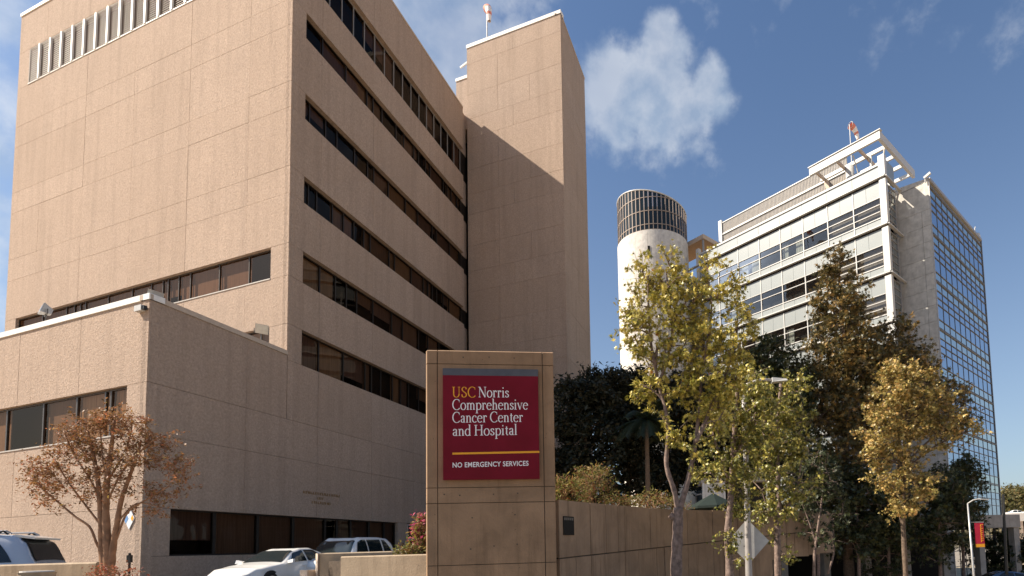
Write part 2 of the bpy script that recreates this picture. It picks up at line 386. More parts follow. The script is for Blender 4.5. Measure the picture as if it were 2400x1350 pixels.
# ------------------------------------------------------------------ ground
def gz(x, y):
    lot = max(0, min(1, (-x-3.5)/2.0))*max(0, min(1, (y-11.2)/1.2))*.5
    fall = -3.2*max(0, min(1, (x-4)/14.))*max(0, min(1, (y-14)/14.))
    return lot+fall
def grid_axis():
    a = [-900, -500, -250, -140, -90, -70]; a += [-60+3*i for i in range(41)]; return a + [70, 90, 140, 250, 500, 900]
xs = grid_axis(); ys = [-300, -120, -60, -40, -20, -10] + [-6+1.6*i for i in range(44)] + [70, 90, 130, 200, 300, 450, 700, 1200]
g = MB(); g.v = [(x, y, gz(x, y)-.02) for y in ys for x in xs]
nx = len(xs); g.f = [(j*nx+i, j*nx+i+1, (j+1)*nx+i+1, (j+1)*nx+i) for j in range(len(ys)-1) for i in range(nx-1)]
tag(g.build('ground', 'ground_cover', smooth=True), kind='structure')
def sheet(name, quad, mat, lift, n=24, mm=6):
    a, b, c, d = [Vector((*q, 0)) for q in quad]; b_ = MB()
    for i in range(n+1):
        for j in range(mm+1):
            p = (a.lerp(b, i/n)).lerp(d.lerp(c, i/n), j/mm); b_.v.append((p.x, p.y, gz(p.x, p.y)+lift))
    for i in range(n):
        for j in range(mm):
            k = i*(mm+1)+j; b_.f.append((k, k+mm+1, k+mm+2, k+1))
    return tag(b_.build(name, mat, smooth=True), kind='structure')
sheet('street', ((-40, -4), (60, 40), (66, 30), (-34, -16)), 'asphalt', .004, 60, 10)
sheet('parking_lot', ((-34, 12.4), (-4.5, 12.4), (-4.5, 22), (-34, 22)), 'asphalt', .03, 30, 10)
sw = MB()
for i in range(14):
    p0 = Vector((-6, 7.2, 0)).lerp(Vector((40, 27.4, 0)), i/14); p1 = Vector((-6, 7.2, 0)).lerp(Vector((40, 27.4, 0)), (i+1)/14-.0004)
    n_ = Vector((-.40, .915, 0)); w_ = 3.2
    sw.hexa([(*p0.xy, gz(*p0.xy)-.1), (*p1.xy, gz(*p1.xy)-.1), (*(p1+n_*w_).xy, gz(*p1.xy)-.1), (*(p0+n_*w_).xy, gz(*p0.xy)-.1),
             (*p0.xy, gz(*p0.xy)+.13), (*p1.xy, gz(*p1.xy)+.13), (*(p1+n_*w_).xy, gz(*p1.xy)+.14), (*(p0+n_*w_).xy, gz(*p0.xy)+.14)])
tag(sw.build('sidewalk', 'pavement'), kind='structure')
mk = MB()
for i in range(7):
    u_ = Vector((1, -3.5, 0))+Vector((.915, .40, 0))*(i*6-10); v_ = u_+Vector((.915, .40, 0))*2.6; q = Vector((-.40, .915, 0))*.12
    mk.add([(*u_.xy, gz(*u_.xy)+.012), (*v_.xy, gz(*v_.xy)+.012), (*(v_+q).xy, gz(*v_.xy)+.012), (*(u_+q).xy, gz(*u_.xy)+.012)], ((0, 1, 2, 3),))
tag(mk.build('lane_marking', 'paint_yellow'), kind='structure')

# ------------------------------------------------------------------ facade helpers
def panels(parent, fr, us, zs, openings=(), mat='tan_aggregate', thick=.35, gap=.0075, name='wall_panel', proud=0.):
    for i in range(len(us)-1):
        for j in range(len(zs)-1):
            segs = [(us[i], us[i+1])]; zm = (zs[j]+zs[j+1])/2
            for (a, b, c, d) in openings:
                if c-.01 < zm < d+.01:
                    ns = []
                    for (p, q) in segs:
                        if b <= p or a >= q: ns.append((p, q)); continue
                        if a > p+.05: ns.append((p, a-0.0))
                        if b < q-.05: ns.append((b, q))
                    segs = ns
            for (p, q) in segs:
                if q-p < .08: continue
                MB().fbox(fr, p+gap, q-gap, zs[j]+gap, zs[j+1]-gap, -thick, proud+random.uniform(-.004, .004)).build(name, mat, parent)

def split(u0, u1, widths=(.8, 1.0, 1.35, 1.7), rnd=None):
    r = rnd or random; o = [u0]
    while o[-1] < u1-.9: o.append(min(u1, o[-1]+r.choice(widths)))
    if u1-o[-1] > .02: o.append(u1)
    o[-1] = u1; return o

def window_band(parent, fr, u0, u1, z0, z1, cuts, depth=.26, frame='frame_dark', glass='bronze_glass', blinds=('blind_brown', 'blind_grey'), full=.6, part=.2, seed=1, mull=.05, name='window_band', sill=None):
    r = random.Random(seed); fb = MB(); e = .06
    a, b = -depth-.05, -depth+.03
    fb.fbox(fr, u0, u1, z0, z0+e, a, b); fb.fbox(fr, u0, u1, z1-e, z1, a, b)
    for c in cuts:
        w = mull; fb.fbox(fr, max(u0, c-w/2), min(u1, c+w/2), z0+e+.001, z1-e-.001, a+.004, b+.012)
    band = fb.build(name, frame, parent)
    if sill: MB().fbox(fr, u0, u1, z0-.004, z0+.05, -depth+.035, .03).build('sill', sill, band)
    for c0, c1 in zip(cuts[:-1], cuts[1:]):
        MB().fquad(fr, c0+mull/2, c1-mull/2, z0+e, z1-e, -depth-.01).build('pane', glass, band)
        t = r.random(); bm_ = r.choice(blinds); zb = None
        if t < full: zb = z0+.02
        elif t < full+part: zb = z0+(z1-z0)*r.uniform(.25, .7)
        if zb is not None:
            MB().fbox(fr, c0+.03, c1-.03, zb, z1-.03, -depth-.16, -depth-.13).build('blind', bm_, band)
    return band

# ------------------------------------------------------------------ hospital building (the large tan one)
uR, uL = az(11), az(-70.3); nR, nL = az(101), az(-160.3)
A0 = at(680, 450, 28.0); A0.z = 0
def su(s, u): p = A0 + uR*s + uL*u; return (p.x, p.y)
HOSP = thing('hospital_building', 'large tan concrete hospital block with dark ribbon windows and low wing in front', 'building', (A0.x, A0.y, 0))
FR, FL = Fr(A0, uR, nR), Fr(A0, uL, nL)
S_LOW, S_END, ROOF, LOWROOF, U_END = -6.66, 18.0, 38.75, 11.67, 25.2
FLo = Fr(A0+uR*S_LOW, uL, nL)
BANDS = [(.92, 18.0, 11.45, 13.3), (.92, 18.0, 15.8, 17.5), (.92, 18.0, 20.15, 21.6), (.92, 18.0, 24.78, 26.2), (.92, 18.0, 29.35, 30.8), (.92, 18.0, 32.85, 35.2)]
LWIN = (-5.6, 9.1, 1.81, 3.66); DOOR = (10.15, 12.4, .3, 3.66)
zbelow = [.3, 1.81, 3.66, 6.5, 8.45]
cols = [S_LOW+.02, -2.3, 2.1, 6.5, 10.9, 15.0, S_END]
panels(HOSP, FR, cols, zbelow, [LWIN, DOOR])
panels(HOSP, FR, [S_LOW+.02, -2.3, -.0], [8.45, LOWROOF])
zmain = [8.45, 11.45, 13.3, 15.8, 17.5, 20.15, 21.6, 24.78, 26.2, 29.35, 30.8, 32.85, 35.2, ROOF]
panels(HOSP, FR, [.02, 2.1, 6.5, 10.9, 15.0, S_END], zmain, BANDS)
for k, (a, b, c, d) in enumerate(BANDS):
    if k == 5: window_band(HOSP, FR, a, b, c, d, [a+i*(b-a)/17 for i in range(18)], .3, 'frame_grey', 'bronze_glass_dark', ('blind_grey',), .10, .2, 31, .035)
    else: window_band(HOSP, FR, a, b, c, d, split(a, b, (.6, .9, 1.2, 1.5, 1.9), random.Random(40+k)), .3, 'frame_dark', 'bronze_glass_dark', ('blind_brown', 'blind_tan', 'blind_grey', 'blind_brown'), .5, .22, 50+k, .07)
window_band(HOSP, FR, *LWIN, [-5.6, -3.55, -1.35, .75, 2.95, 3.85, 4.95, 6.55, 8.0, 9.1], .22, 'frame_dark', 'bronze_glass_dark', ('blind_brown', 'blind_grey'), .75, .1, 77, .14)
# doorway with a poster
dw = MB(); dw.fbox(FR, DOOR[0], DOOR[0]+.08, .3, 3.6, -.34, .02); dw.fbox(FR, DOOR[1]-.08, DOOR[1], .3, 3.6, -.34, .02); dw.fbox(FR, DOOR[0]+.081, DOOR[1]-.081, 3.5, 3.6, -.34, .02)
door = dw.build('door_frame', 'sill_grey', HOSP)
MB().fbox(FR, DOOR[0]+.1, DOOR[1]-.1, .32, 3.48, -.32, -.28).build('door_leaf', 'frame_dark', door)
MB().fbox(FR, 9.55, 9.67, 2.1, 2.35, .008, .08).build('intercom', 'black_metal', HOSP)
# left (sunlit) face
LWB4 = (1.28, 24.0, 15.8, 17.5); LWB5 = (1.28, 9.2, 11.45, 13.3); LOUV = (1.28, 24.0, 33.5, 36.05)
zl = [8.45, 11.45, 13.3, 15.8, 17.5, 20.15, 21.6, 24.78, 26.2, 29.35, 30.8, 33.5, 36.05, ROOF]
lc = [.03, 3.1, 7.85, 12.8, 17.5, 22.06, U_END]
panels(HOSP, FL, lc, zl, [LWB4, LWB5, LOUV])
window_band(HOSP, FL, *LWB4, [1.28, 3.05, 5.3, 7.6, 8.55, 9.45, 9.9, 10.9, 12.6, 14.8, 17.0, 17.5, 18.1, 18.9, 21.4, 24.0], .2, 'frame_bronze', 'bronze_glass', ('blind_dark',), .84, .1, 15, .045, sill='sill_grey')
window_band(HOSP, FL, *LWB5, [1.28, 2.1, 3.0, 4.4, 5.8, 7.4, 9.2], .2, 'frame_bronze', 'bronze_glass', ('blind_tan', 'blind_brown'), .4, .4, 18, .05, sill='sill_grey')
lv = MB(); lv.fbox(FL, LOUV[0], LOUV[1], 33.5, 33.58, -.3, .03); lv.fbox(FL, LOUV[0], LOUV[1], 35.99, 36.05, -.3, -.02); lv.fbox(FL, LOUV[1]-.05, LOUV[1], 33.581, 35.989, -.3, -.01)
louv = lv.build('louver_frame', 'sill_grey', HOSP)
nb = 19; du = (LOUV[1]-LOUV[0])/nb
for i in range(nb):
    a = LOUV[0]+i*du; b_ = MB()
    for k in range(17):
        z = 33.62+k*.14; P = FL.p
        b_.add([P(a+.05, z, -.03), P(a+du-.05, z, -.03), P(a+du-.05, z+.125, -.085), P(a+.05, z+.125, -.085), P(a+.05, z-.012, -.05), P(a+du-.05, z-.012, -.05)], ((0, 1, 2, 3), (4, 5, 1, 0)))
    b_.build('louver_panel', 'louver_metal', louv)
    MB().fbox(FL, a-.07, a+.07, 33.585, 35.985, -.06, .06).build('fin', 'fin_white', louv)
# low wing
LOW_U = 30.0; LWINL = (1.2, 13.5, 6.5, 8.45)
panels(HOSP, FLo, [.03, 4.3, 8.6, 12.9, 17.2, 21.5, 25.8, LOW_U], [.3, 3.66, 6.5, 8.45, LOWROOF], [LWINL])
window_band(HOSP, FLo, *LWINL, [1.2, 2.4, 2.75, 4.6, 6.9, 9.6, 11.5, 13.5], .16, 'frame_bronze', 'bronze_glass', ('blind_tan', 'blind_dark', 'blind_brown'), .85, .05, 4, .09, sill='sill_grey')
# copings
MB().fbox(FLo, -.03, LOW_U, LOWROOF+.002, 11.9, -.5, .05).build('coping', 'coping_white', HOSP)
MB().fbox(FR, S_LOW+.0, -.02, LOWROOF+.002, 11.88, -.5, .045).build('coping', 'coping_tan', HOSP)
MB().fbox(FL, -.03, U_END, ROOF+.002, ROOF+.2, -.5, .05).build('coping', 'coping_white', HOSP)
MB().fbox(FR, .0, S_END, ROOF+.002, ROOF+.14, -.5, .04).build('coping', 'coping_tan', HOSP)
# shell behind the panels: cores, roofs, far walls
MB().prism([su(1.0, 1.0), su(24.5, 1.0), su(24.5, 24.5), su(1.0, 24.5)][::-1], .05, 38.0).build('core', 'interior_dark', HOSP)
MB().prism([su(-5.7, 1.0), su(.96, 1.0), su(.96, 29.0), su(-5.7, 29.0)][::-1], .04, 10.9).build('core', 'interior_dark', HOSP)
MB().prism([su(.36, .36), su(25.1, .36), su(25.1, 25), su(.36, 25)][::-1], 38.02, 38.25).build('roof', 'grey_concrete', HOSP)
MB().prism([su(-6.28, .36), su(-.02, .36), su(-.02, 29.7), su(-6.28, 29.7)][::-1], 10.93, 11.2).build('roof', 'grey_concrete', HOSP)
FB = Fr(A0+uL*U_END, uR, -nR); FBk = Fr(A0+uR*25.4, uL, -nL)
panels(HOSP, FB, [.02, 6.5, 13, 19.5, 25.2], [.3, 8.45, 17.5, 26.2, 33, ROOF])
panels(HOSP, FBk, [.02, 6.3, 12.6, 18.9, 25.0], [.3, 8.45, 17.5, 26.2, 33, ROOF])
FLb = Fr(A0+uR*S_LOW+uL*LOW_U, uR, -nR); panels(HOSP, FLb, [.02, 6.6], [.3, 6.5, LOWROOF])
# stair tower
T_S, T_W, T_D, T_TOP = 18.75, 9.0, 6.75, 44.75
T0 = A0+uR*T_S; FT = Fr(T0, -uL, nL); T1 = T0-uL*T_W; FT2 = Fr(T1, uR, nR)
tz = [.3]; k = 0
while tz[-1] < T_TOP-3.5: tz.append(tz[-1]+(2.75, 1.75, 2.2)[k % 3]); k += 1
tz.append(T_TOP)
for j in range(len(tz)-1):
    us = [.0, 3.05, 6.05, T_W-.0] if j % 3 else [.0, 3.05, T_W-.0]
    if j % 3 == 1: us = [.0, 4.5, T_W]
    panels(HOSP, FT, us, tz[j:j+2])
    panels(HOSP, FT2, [.05, T_D] if j % 2 else [.05, 3.4, T_D], tz[j:j+2])
MB().fbox(FT, -.02, T_W+.03, T_TOP+.002, T_TOP+.3, -.5, .05).build('coping', 'coping_white', HOSP)
MB().fbox(FT2, .0, T_D, T_TOP+.002, T_TOP+.12, -.5, .04).build('coping', 'coping_tan', HOSP)
tc = [T0-nL*.4, T1-nL*.4-nR*.4, T1-nR*.4+uR*T_D, T0+uR*T_D]
MB().prism([(p.x, p.y) for p in tc], .05, T_TOP-.6).build('core', 'tan_aggregate', HOSP)
FT3 = Fr(T1+uR*T_D, uL, -nL); panels(HOSP, FT3, [.0, 4.5, T_W], tz[::3]+[T_TOP])
# slot between facade and tower, and the penthouse wall behind the roof edge
zlo = .3
for (a, b, c, d) in BANDS+[(0, 0, ROOF+.13, ROOF+.14)]:
    MB().fbox(FR, S_END+.02, T_S+.3, zlo, c-.003, -.75, -.30).build('slot_wall', 'tan_aggregate', HOSP)
    if d < ROOF: MB().fbox(FR, S_END-.02, T_S+.3, c, d, -.75, -.33).build('slot_window', 'frame_dark', HOSP)
    zlo = d+.003
MB().fbox(FT, -1.2, -.02, 37.6, 42.2, -5.0, -.12).build('penthouse_wall', 'tan_aggregate', HOSP)
MB().fbox(FT, -1.22, -.02, 42.203, 42.45, -5.0, -.06).build('coping', 'coping_white', HOSP)
MB().fbox(FT, -5.5, -1.23, 37.6, 40.0, -5.0, -3.0).build('penthouse_wall', 'tan_aggregate', HOSP)

# gold wall lettering, too far to read: three short lines of raised marks
let = MB(); r_ = random.Random(3)
for (s0, s1, z0, hgt) in ((1.15, 3.75, 4.86, .13), (2.15, 2.62, 4.62, .13), (1.75, 3.05, 4.38, .13)):
    u = s0
    while u < s1:
        w = r_.uniform(.035, .11); kind = r_.random()
        let.fbox(FR, u, u+.03, z0, z0+hgt, .006, .02)
        if kind < .7: let.fbox(FR, u+.031, u+w, z0+(.10 if kind < .35 else 0), z0+(.13 if kind < .35 else .03), .006, .02)
        u += w+.045
let.build('raised_lettering', 'gold_letter', HOSP)

# things fixed to or standing on the hospital
hd = thing('hazard_sign', 'white diamond hazard sign with blue corner on sunlit wing wall', 'sign', tuple(FLo.p(.72, 3.26, .02)))
c = (0.72, 3.26)
dm = MB(); P = FLo.p; h_ = .40
def diamond(cu, cz, h, d0, d1): 
    return [P(cu, cz-h, d1), P(cu-h*.72, cz, d1), P(cu, cz+h, d1), P(cu+h*.72, cz, d1)], [P(cu, cz-h, d0), P(cu-h*.72, cz, d0), P(cu, cz+h, d0), P(cu+h*.72, cz, d0)]
for nm, cu, cz, h, d1, mt in (('plate', .72, 3.26, .42, .03, 'sign_blue_white'), ('mark', .90, 3.26, .19, .036, 'sign_blue'), ('mark', .54, 3.26, .12, .036, 'sign_gold')):
    q1, q0 = diamond(cu, cz, h, .012, d1); MB().hexa(q0+q1).build(nm, mt, hd)
def floodlight(pos, aim, label, parent_h=.55):
    t = thing('floodlight', label, 'floodlight', tuple(pos), 'roof floodlights'); pos = Vector(pos); aim = Vector(aim).normalized()
    MB().tube([pos, pos+Vector((0, 0, parent_h))], .03, 8).build('post', 'dark_metal', t)
    c_ = pos+Vector((0, 0, parent_h+.12)); sx = aim.cross(Vector((0, 0, 1))).normalized(); sy = sx.cross(aim)
    def ring(o, a, b): return [o-sx*a-sy*b, o+sx*a-sy*b, o+sx*a+sy*b, o-sx*a+sy*b]
    MB().hexa(ring(c_-aim*.18, .14, .11)+ring(c_+aim*.16, .27, .22)).build('housing', 'galvanised', t)
    MB().hexa(ring(c_+aim*.163, .25, .2)+ring(c_+aim*.175, .25, .2)).build('lens', 'lamp_clear', t)
    MB().beam(c_-sx*.29, c_-sx*.29-Vector((0, 0, .2)), .02, .04).beam(c_+sx*.29, c_+sx*.29-Vector((0, 0, .2)), .02, .04).beam(c_-sx*.3-Vector((0, 0, .2)), c_+sx*.3-Vector((0, 0, .2)), .04, .02).build('bracket', 'dark_metal', t)
floodlight(FLo.p(7.35, 11.9, -.25), (-.5, -.7, .25), 'grey floodlight tilted up on wing parapet left of the corner')
floodlight(FR.p(-1.25, 11.88, -.3), (.5, -.6, -.25), 'grey floodlight on wing parapet below the tall facade')
floodlight(FR.p(S_LOW+.35, 11.75, -.3), (.6, -.3, -.3), 'low dark floodlight on the outer corner of wing parapet', .12)
cmr = thing('security_camera', 'white box camera under the white coping at wing corner', 'camera', tuple(FLo.p(.35, 11.3, .05)))
MB().fbox(FLo, .22, .62, 11.22, 11.44, .01, .18).build('housing', 'white_metal', cmr); MB().fbox(FLo, .1, .218, 11.26, 11.40, .03, .15).build('lens_hood', 'black_metal', cmr)

def windsock(base, h, hd_, droop, label, ln=1.9):
    t = thing('windsock', label, 'windsock', tuple(base)); b = Vector(base); top = b+Vector((0, 0, h)); a = az(hd_)
    MB().tube([b, top], [.06, .045], 8).build('pole', 'white_metal', t)
    pts = [top+a*.1+Vector((0, 0, -.1))]; d = a.copy()
    for i in range(7):
        d = (d+Vector((0, 0, -droop))).normalized(); pts.append(pts[-1]+d*ln/7)
    rad = [.36-.03*i for i in range(8)]
    for k, (i0, mt) in enumerate(((0, 'red_cloth'), (2, 'white_cloth'), (4, 'red_cloth'), (5, 'white_cloth'))):
        i1 = (2, 4, 5, 7)[k]; MB().tube(pts[i0:i1+1], rad[i0:i1+1], 12, False).build('sock_band', mt, t, True)
    hp = [pts[0]+ (Vector((0, 0, 1))*math.cos(q)+a.cross(Vector((0, 0, 1)))*math.sin(q))*.37 for q in [i*math.pi/8 for i in range(17)]]
    MB().tube(hp, .025, 6, False).build('hoop', 'white_metal', t)
tb = T0-uL*.5+uR*3.0
windsock((tb.x, tb.y, T_TOP-.6), at(1104, 22, tb.y).z-T_TOP+.6, 150, .62, 'white and red windsock hanging limp on the tan stair tower', 2.0)
an = thing('roof_antenna', 'white bar antenna on thin mast beside the stair tower', 'antenna', tuple(FT.p(-.6, 42.4, -1)))
MB().tube([FT.p(-.55, 42.4, -.9), FT.p(-.55, 44.6, -.9)], .05, 8).build('mast', 'white_metal', an)
MB().beam(FT.p(-1.35, 44.2, -.9), FT.p(.3, 44.75, -.9), .10, .16).build('bar', 'white_metal', an)
MB().beam(FT.p(-.9, 43.9, -.9), FT.p(-.9, 44.55, -.9), .03, .03).build('stay', 'white_metal', an)

# ------------------------------------------------------------------ glass and panel research building (right)
uBL, uBR = az(-44), az(45.5); nBL, nBR = az(-134), az(135.5)
B0 = at(2075, 527, 52.0); B0.z = 0
LAB = thing('laboratory_building', 'pale grey panel and blue glass research building with roof trellis', 'building', (B0.x, B0.y, -3))
GL = Fr(B0, uBL, nBL)
def on_fr(x, y, fr, d=0.):
    r = ray(x, y); o = fr.o + fr.n*d; t = (o-CAMP).dot(fr.n)/r.dot(fr.n); p = CAMP+r*t
    return (p-fr.o).dot(fr.u), p.z
ZC = [35.83-4.68*k for k in range(8)]; LE = 22.4
bays = [.35, 2.96, 5.68, 8.46, 11.19, 13.9, 16.8, 19.65, LE]
half = sorted(bays+[(a+b)/2 for a, b in zip(bays[:-1], bays[1:])])
panels(LAB, GL, bays, [36.02, 37.1], (), 'spandrel_grey', .12, .012, 'spandrel_panel')
MB().fbox(GL, -.1, LE+.5, 37.11, 37.3, -.4, .10).build('coping', 'white_metal', LAB)
for k, zc in enumerate(ZC[:7]):
    cn = MB(); cn.fbox(GL, -.30, LE+3.2, zc-.04, zc+.07, -.1, .30); cn.fbox(GL, -.25, LE+3.15, zc+.071, zc+.16, -.1, .12); co_ = cn.build('cornice', 'white_metal', LAB); MB().fbox(GL, .33, LE+.04, zc-.235, zc-.042, -.12, -.03).build('shadow_strip', 'frame_dark', co_); MB().fbox(GL, .33, LE+.04, zc+.165, zc+.19, -.12, .01).build('shadow_strip', 'frame_dark', co_)  # dark-coloured strips stand in for the shadow lines along each cornice
    w1, w0 = zc-1.79, zc-3.89
    panels(LAB, GL, half, [w1, zc-.24], (), 'spandrel_grey', .1, .010, 'spandrel_panel')
    panels(LAB, GL, half, [zc-4.50, w0], (), 'spandrel_grey', .1, .010, 'spandrel_panel')
    fb = MB(); fb.fbox(GL, bays[0], LE, w0, w0+.09, -.12, .06); fb.fbox(GL, bays[0], LE, w1-.06, w1, -.12, .03)
    for i, b in enumerate(bays[1:-1]): fb.fbox(GL, b-.045, b+.045, zc-4.49, zc-.25, -.11, .05)
    for i in range(8):
        for fz in ((.33, .66) if i < 2 else (.64,)):
            z = w0+(w1-w0)*fz; fb.fbox(GL, bays[i]+.046, bays[i+1]-.046, z-.032, z+.032, -.11, .04)
    band = fb.build('window_band', 'white_metal', LAB)
    for i in range(8):
        a, b = bays[i]+.06, bays[i+1]-.06
        for z0, z1 in (((0, .33), (.33, .66), (.66, 1)) if i < 2 else ((0, .64), (.64, 1))):
            MB().fquad(GL, a, b, w0+(w1-w0)*z0+.04, w0+(w1-w0)*z1-.04, -.06).build('pane', 'clear_glass', band)
        r = random.Random(100*k+i)
        if i < 2: MB().fbox(GL, a+.02, b-.02, w0+.05, w1-.05, -.32, -.28).build('screen', 'blind_brown', band)
        elif r.random() < .82:
            for (ca, cb) in ((a+.02, a+(b-a)*r.uniform(.25, .5)), (b-(b-a)*r.uniform(.15, .45), b-.02)):
                if r.random() < .25: continue
                n = max(4, int((cb-ca)/.09)); cm = MB(); P = GL.p
                top = w1-.05-r.choice((0, 0, .25))
                for q in range(n+1):
                    u = ca+(cb-ca)*q/n; d = -.34+.05*(q % 2); cm.v += [tuple(P(u, w0+.02, d)), tuple(P(u, top, d))]
                cm.f = [(2*q, 2*q+2, 2*q+3, 2*q+1) for q in range(n)]; cm.build('curtain', 'curtain_cloth', band)
for (a, b) in ((-.30, .30), (LE+.06, LE+.5)):
    for k in range(7):
        MB().fbox(GL, a, b, ZC[k]-4.68+.18, ZC[k]-.24, -.35, .13).build('pilaster', 'white_metal', LAB)
    MB().fbox(GL, a, b, 36.01, 38.0, -.35, .13).build('pilaster', 'white_metal', LAB)
# return wall of glass, then the concrete fin
GR0 = Fr(B0, uBR, nBR)
for k in range(7):
    zc = ZC[k]; fb = MB()
    for j in range(7): fb.fbox(GR0, .36, 2.75, zc-4.5+j*.70, zc-4.44+j*.70, -.05, .05)
    fb.fbox(GR0, 2.62, 2.80, zc-4.5, zc-.26, -.2, .09); fb.fbox(GR0, 1.45, 1.50, zc-4.43, zc-.3, -.05, .045)
    rg = fb.build('return_grid', 'frame_grey', LAB)
    for j in range(6): MB().fquad(GR0, .36, 2.62, zc-4.44+j*.70, zc-3.80+j*.70, .0).build('pane', 'spandrel_glass', rg)
    MB().fbox(GR0, -.10, 3.45, zc-.04, zc+.07, .15, .42).build('cornice', 'white_metal', LAB)
MB().fbox(GR0, .36, 2.75, 36.0, 38.0, -.1, .05).build('return_grid', 'spandrel_grey', LAB)
GF = Fr(B0+uBR*3.5, -uBL, nBL)
fz_ = [-3+1.56*i for i in range(25)]
panels(LAB, GF, [-.6, 2.1, 2.89], fz_[:-1], (), 'pale_concrete', .35, .012, 'fin_panel')
P = GF.p; ft = MB(); zt = fz_[-2]; ft.hexa([P(-.59, zt+.01, 0), P(2.88, zt+.01, 0), P(2.88, zt+.01, -.35), P(-.59, zt+.01, -.35), P(-.59, zt+3.4, 0), P(2.88, zt+3.0, 0), P(2.88, zt+3.0, -.35), P(-.59, zt+3.4, -.35)])
ft.build('fin_panel', 'pale_concrete', LAB)
oR = B0+uBR*3.5-uBL*2.90; GR = Fr(oR, uBR, nBR); RLEN = 16.7
MB().fbox(GR, -.004, .10, -3, 35.9, -.04, .05).build('corner_trim', 'frame_grey', LAB)
MB().fbox(GR, RLEN-.1, RLEN+.06, -3, 35.9, -.5, .06).build('corner_trim', 'frame_taupe', LAB)
cw = [.13+i*(RLEN-.25)/10 for i in range(11)]
MB().fbox(GR, .13, RLEN-.11, 35.65, 35.95, -.4, .12).build('coping', 'frame_grey', LAB)
for k in range(8):
    z = 35.05-4.62*k; rows = [z, z-.85, z-1.55, z-2.25, z-3.65, z-4.62]; fb = MB()
    fb.fbox(GR, .13, RLEN-.11, z-.03, z+.03, -.08, .08); fb.fbox(GR, .13, RLEN-.11, z+.12, z+.16, -.08, .06)
    for q in rows[1:5]: fb.fbox(GR, .13, RLEN-.11, q-.022, q+.022, -.08, .05)
    mb2 = MB()
    for c in cw[1:-1]: mb2.fbox(GR, c-.013, c+.013, rows[5]+.06, rows[0]-.035, -.07, .02)
    cg = fb.build('curtain_wall_grid', 'frame_taupe', LAB); mb2.build('mullion_set', 'frame_taupe', cg)
    for i in range(10):
        a, b = cw[i]+.02, cw[i+1]-.02
        for j in range(5):
            sp_ = j in (0, 4)
            MB().fquad(GR, a, b, rows[j+1]+.03, rows[j]-.03, -.02+random.uniform(-.002, .002)).build('spandrel_pane' if sp_ else 'vision_pane', 'spandrel_glass' if sp_ else 'blue_glass', cg)
for i in range(10): MB().fquad(GR, cw[i]+.02, cw[i+1]-.02, 35.26, 35.64, -.02).build('spandrel_pane', 'spandrel_glass', LAB)
def bu(b, l): p = B0+uBR*b+uBL*l; return (p.x, p.y)
MB().prism([bu(.9, .9), bu(3.9, .9), bu(3.9, -2.0), bu(19.2, -2.0), bu(19.2, 22.0), bu(.9, 22.0)], -2.9, 35.5).build('core', 'interior_dark', LAB)
MB().prism([bu(.42, .36), bu(3.5, .36), bu(3.5, -2.4), bu(19.5, -2.4), bu(19.5, 22.6), bu(.42, 22.6)], 35.52, 35.62).build('roof', 'grey_concrete', LAB)
MB().prism([bu(19.2, -2.8), bu(19.8, -2.8), bu(19.8, 22.8), bu(19.2, 22.8)], -3, 35.6).build('back_wall', 'spandrel_grey', LAB)
# link towards the cylinder
GK = Fr(B0+uBL*(LE+.55)+uBR*1.6, uBL, nBL)
MB().fbox(GK, 0, 5.5, -3, 35.6, -.6, -.3).build('link_wall', 'spandrel_grey', LAB)
for k in range(7):
    zc = ZC[k]; MB().fbox(GK, .05, 5.4, zc-3.9, zc-1.2, -.29, -.24).build('link_window', 'blue_glass', LAB)
    lf = MB(); [lf.fbox(GK, .05+j*1.3, .12+j*1.3, zc-3.9, zc-1.2, -.238, -.18) for j in range(5)]; lf.fbox(GK, .05, 5.4, zc-2.2, zc-2.1, -.238, -.19); lf.build('window_frame', 'white_metal', LAB)
# roof plant screen
SD = -3.2; sx0, sz1 = on_fr(1693, 522, GL, SD); sx1, _ = on_fr(1985, 372, GL, SD); _, szm = on_fr(1693, 549, GL, SD); sz1 -= .1; szm -= .05
n = int((sx0-sx1)/1.25); 
for i in range(n):
    a = sx1+(sx0-sx1)*i/n; b = sx1+(sx0-sx1)*(i+1)/n
    for (z0, z1) in ((35.65, szm-.12), (szm+.12, sz1)):
        cm = MB(); q = 14
        for j in range(q+1):
            u = a+(b-a)*j/q*.995; d = SD+(.05 if j % 2 else 0); cm.v += [tuple(GL.p(u, z0, d)), tuple(GL.p(u, z1, d))]
        cm.f = [(2*j, 2*j+2, 2*j+3, 2*j+1) for j in range(q)]; cm.build('screen_panel', 'screen_metal', LAB)
MB().fbox(GL, sx1, sx0, szm-.118, szm-.01, SD-.1, SD+.14).fbox(GL, sx1, sx0, szm+.02, szm+.10, SD-.1, SD+.10).fbox(GL, sx1, sx0, sz1+.002, sz1+.1, SD-.1, SD+.1).build('screen_rail', 'white_metal', LAB)
MB().fbox(GL, sx0+.002, sx0+.5, 35.65, sz1+.4, SD-.35, SD+.2).build('screen_post', 'white_metal', LAB)
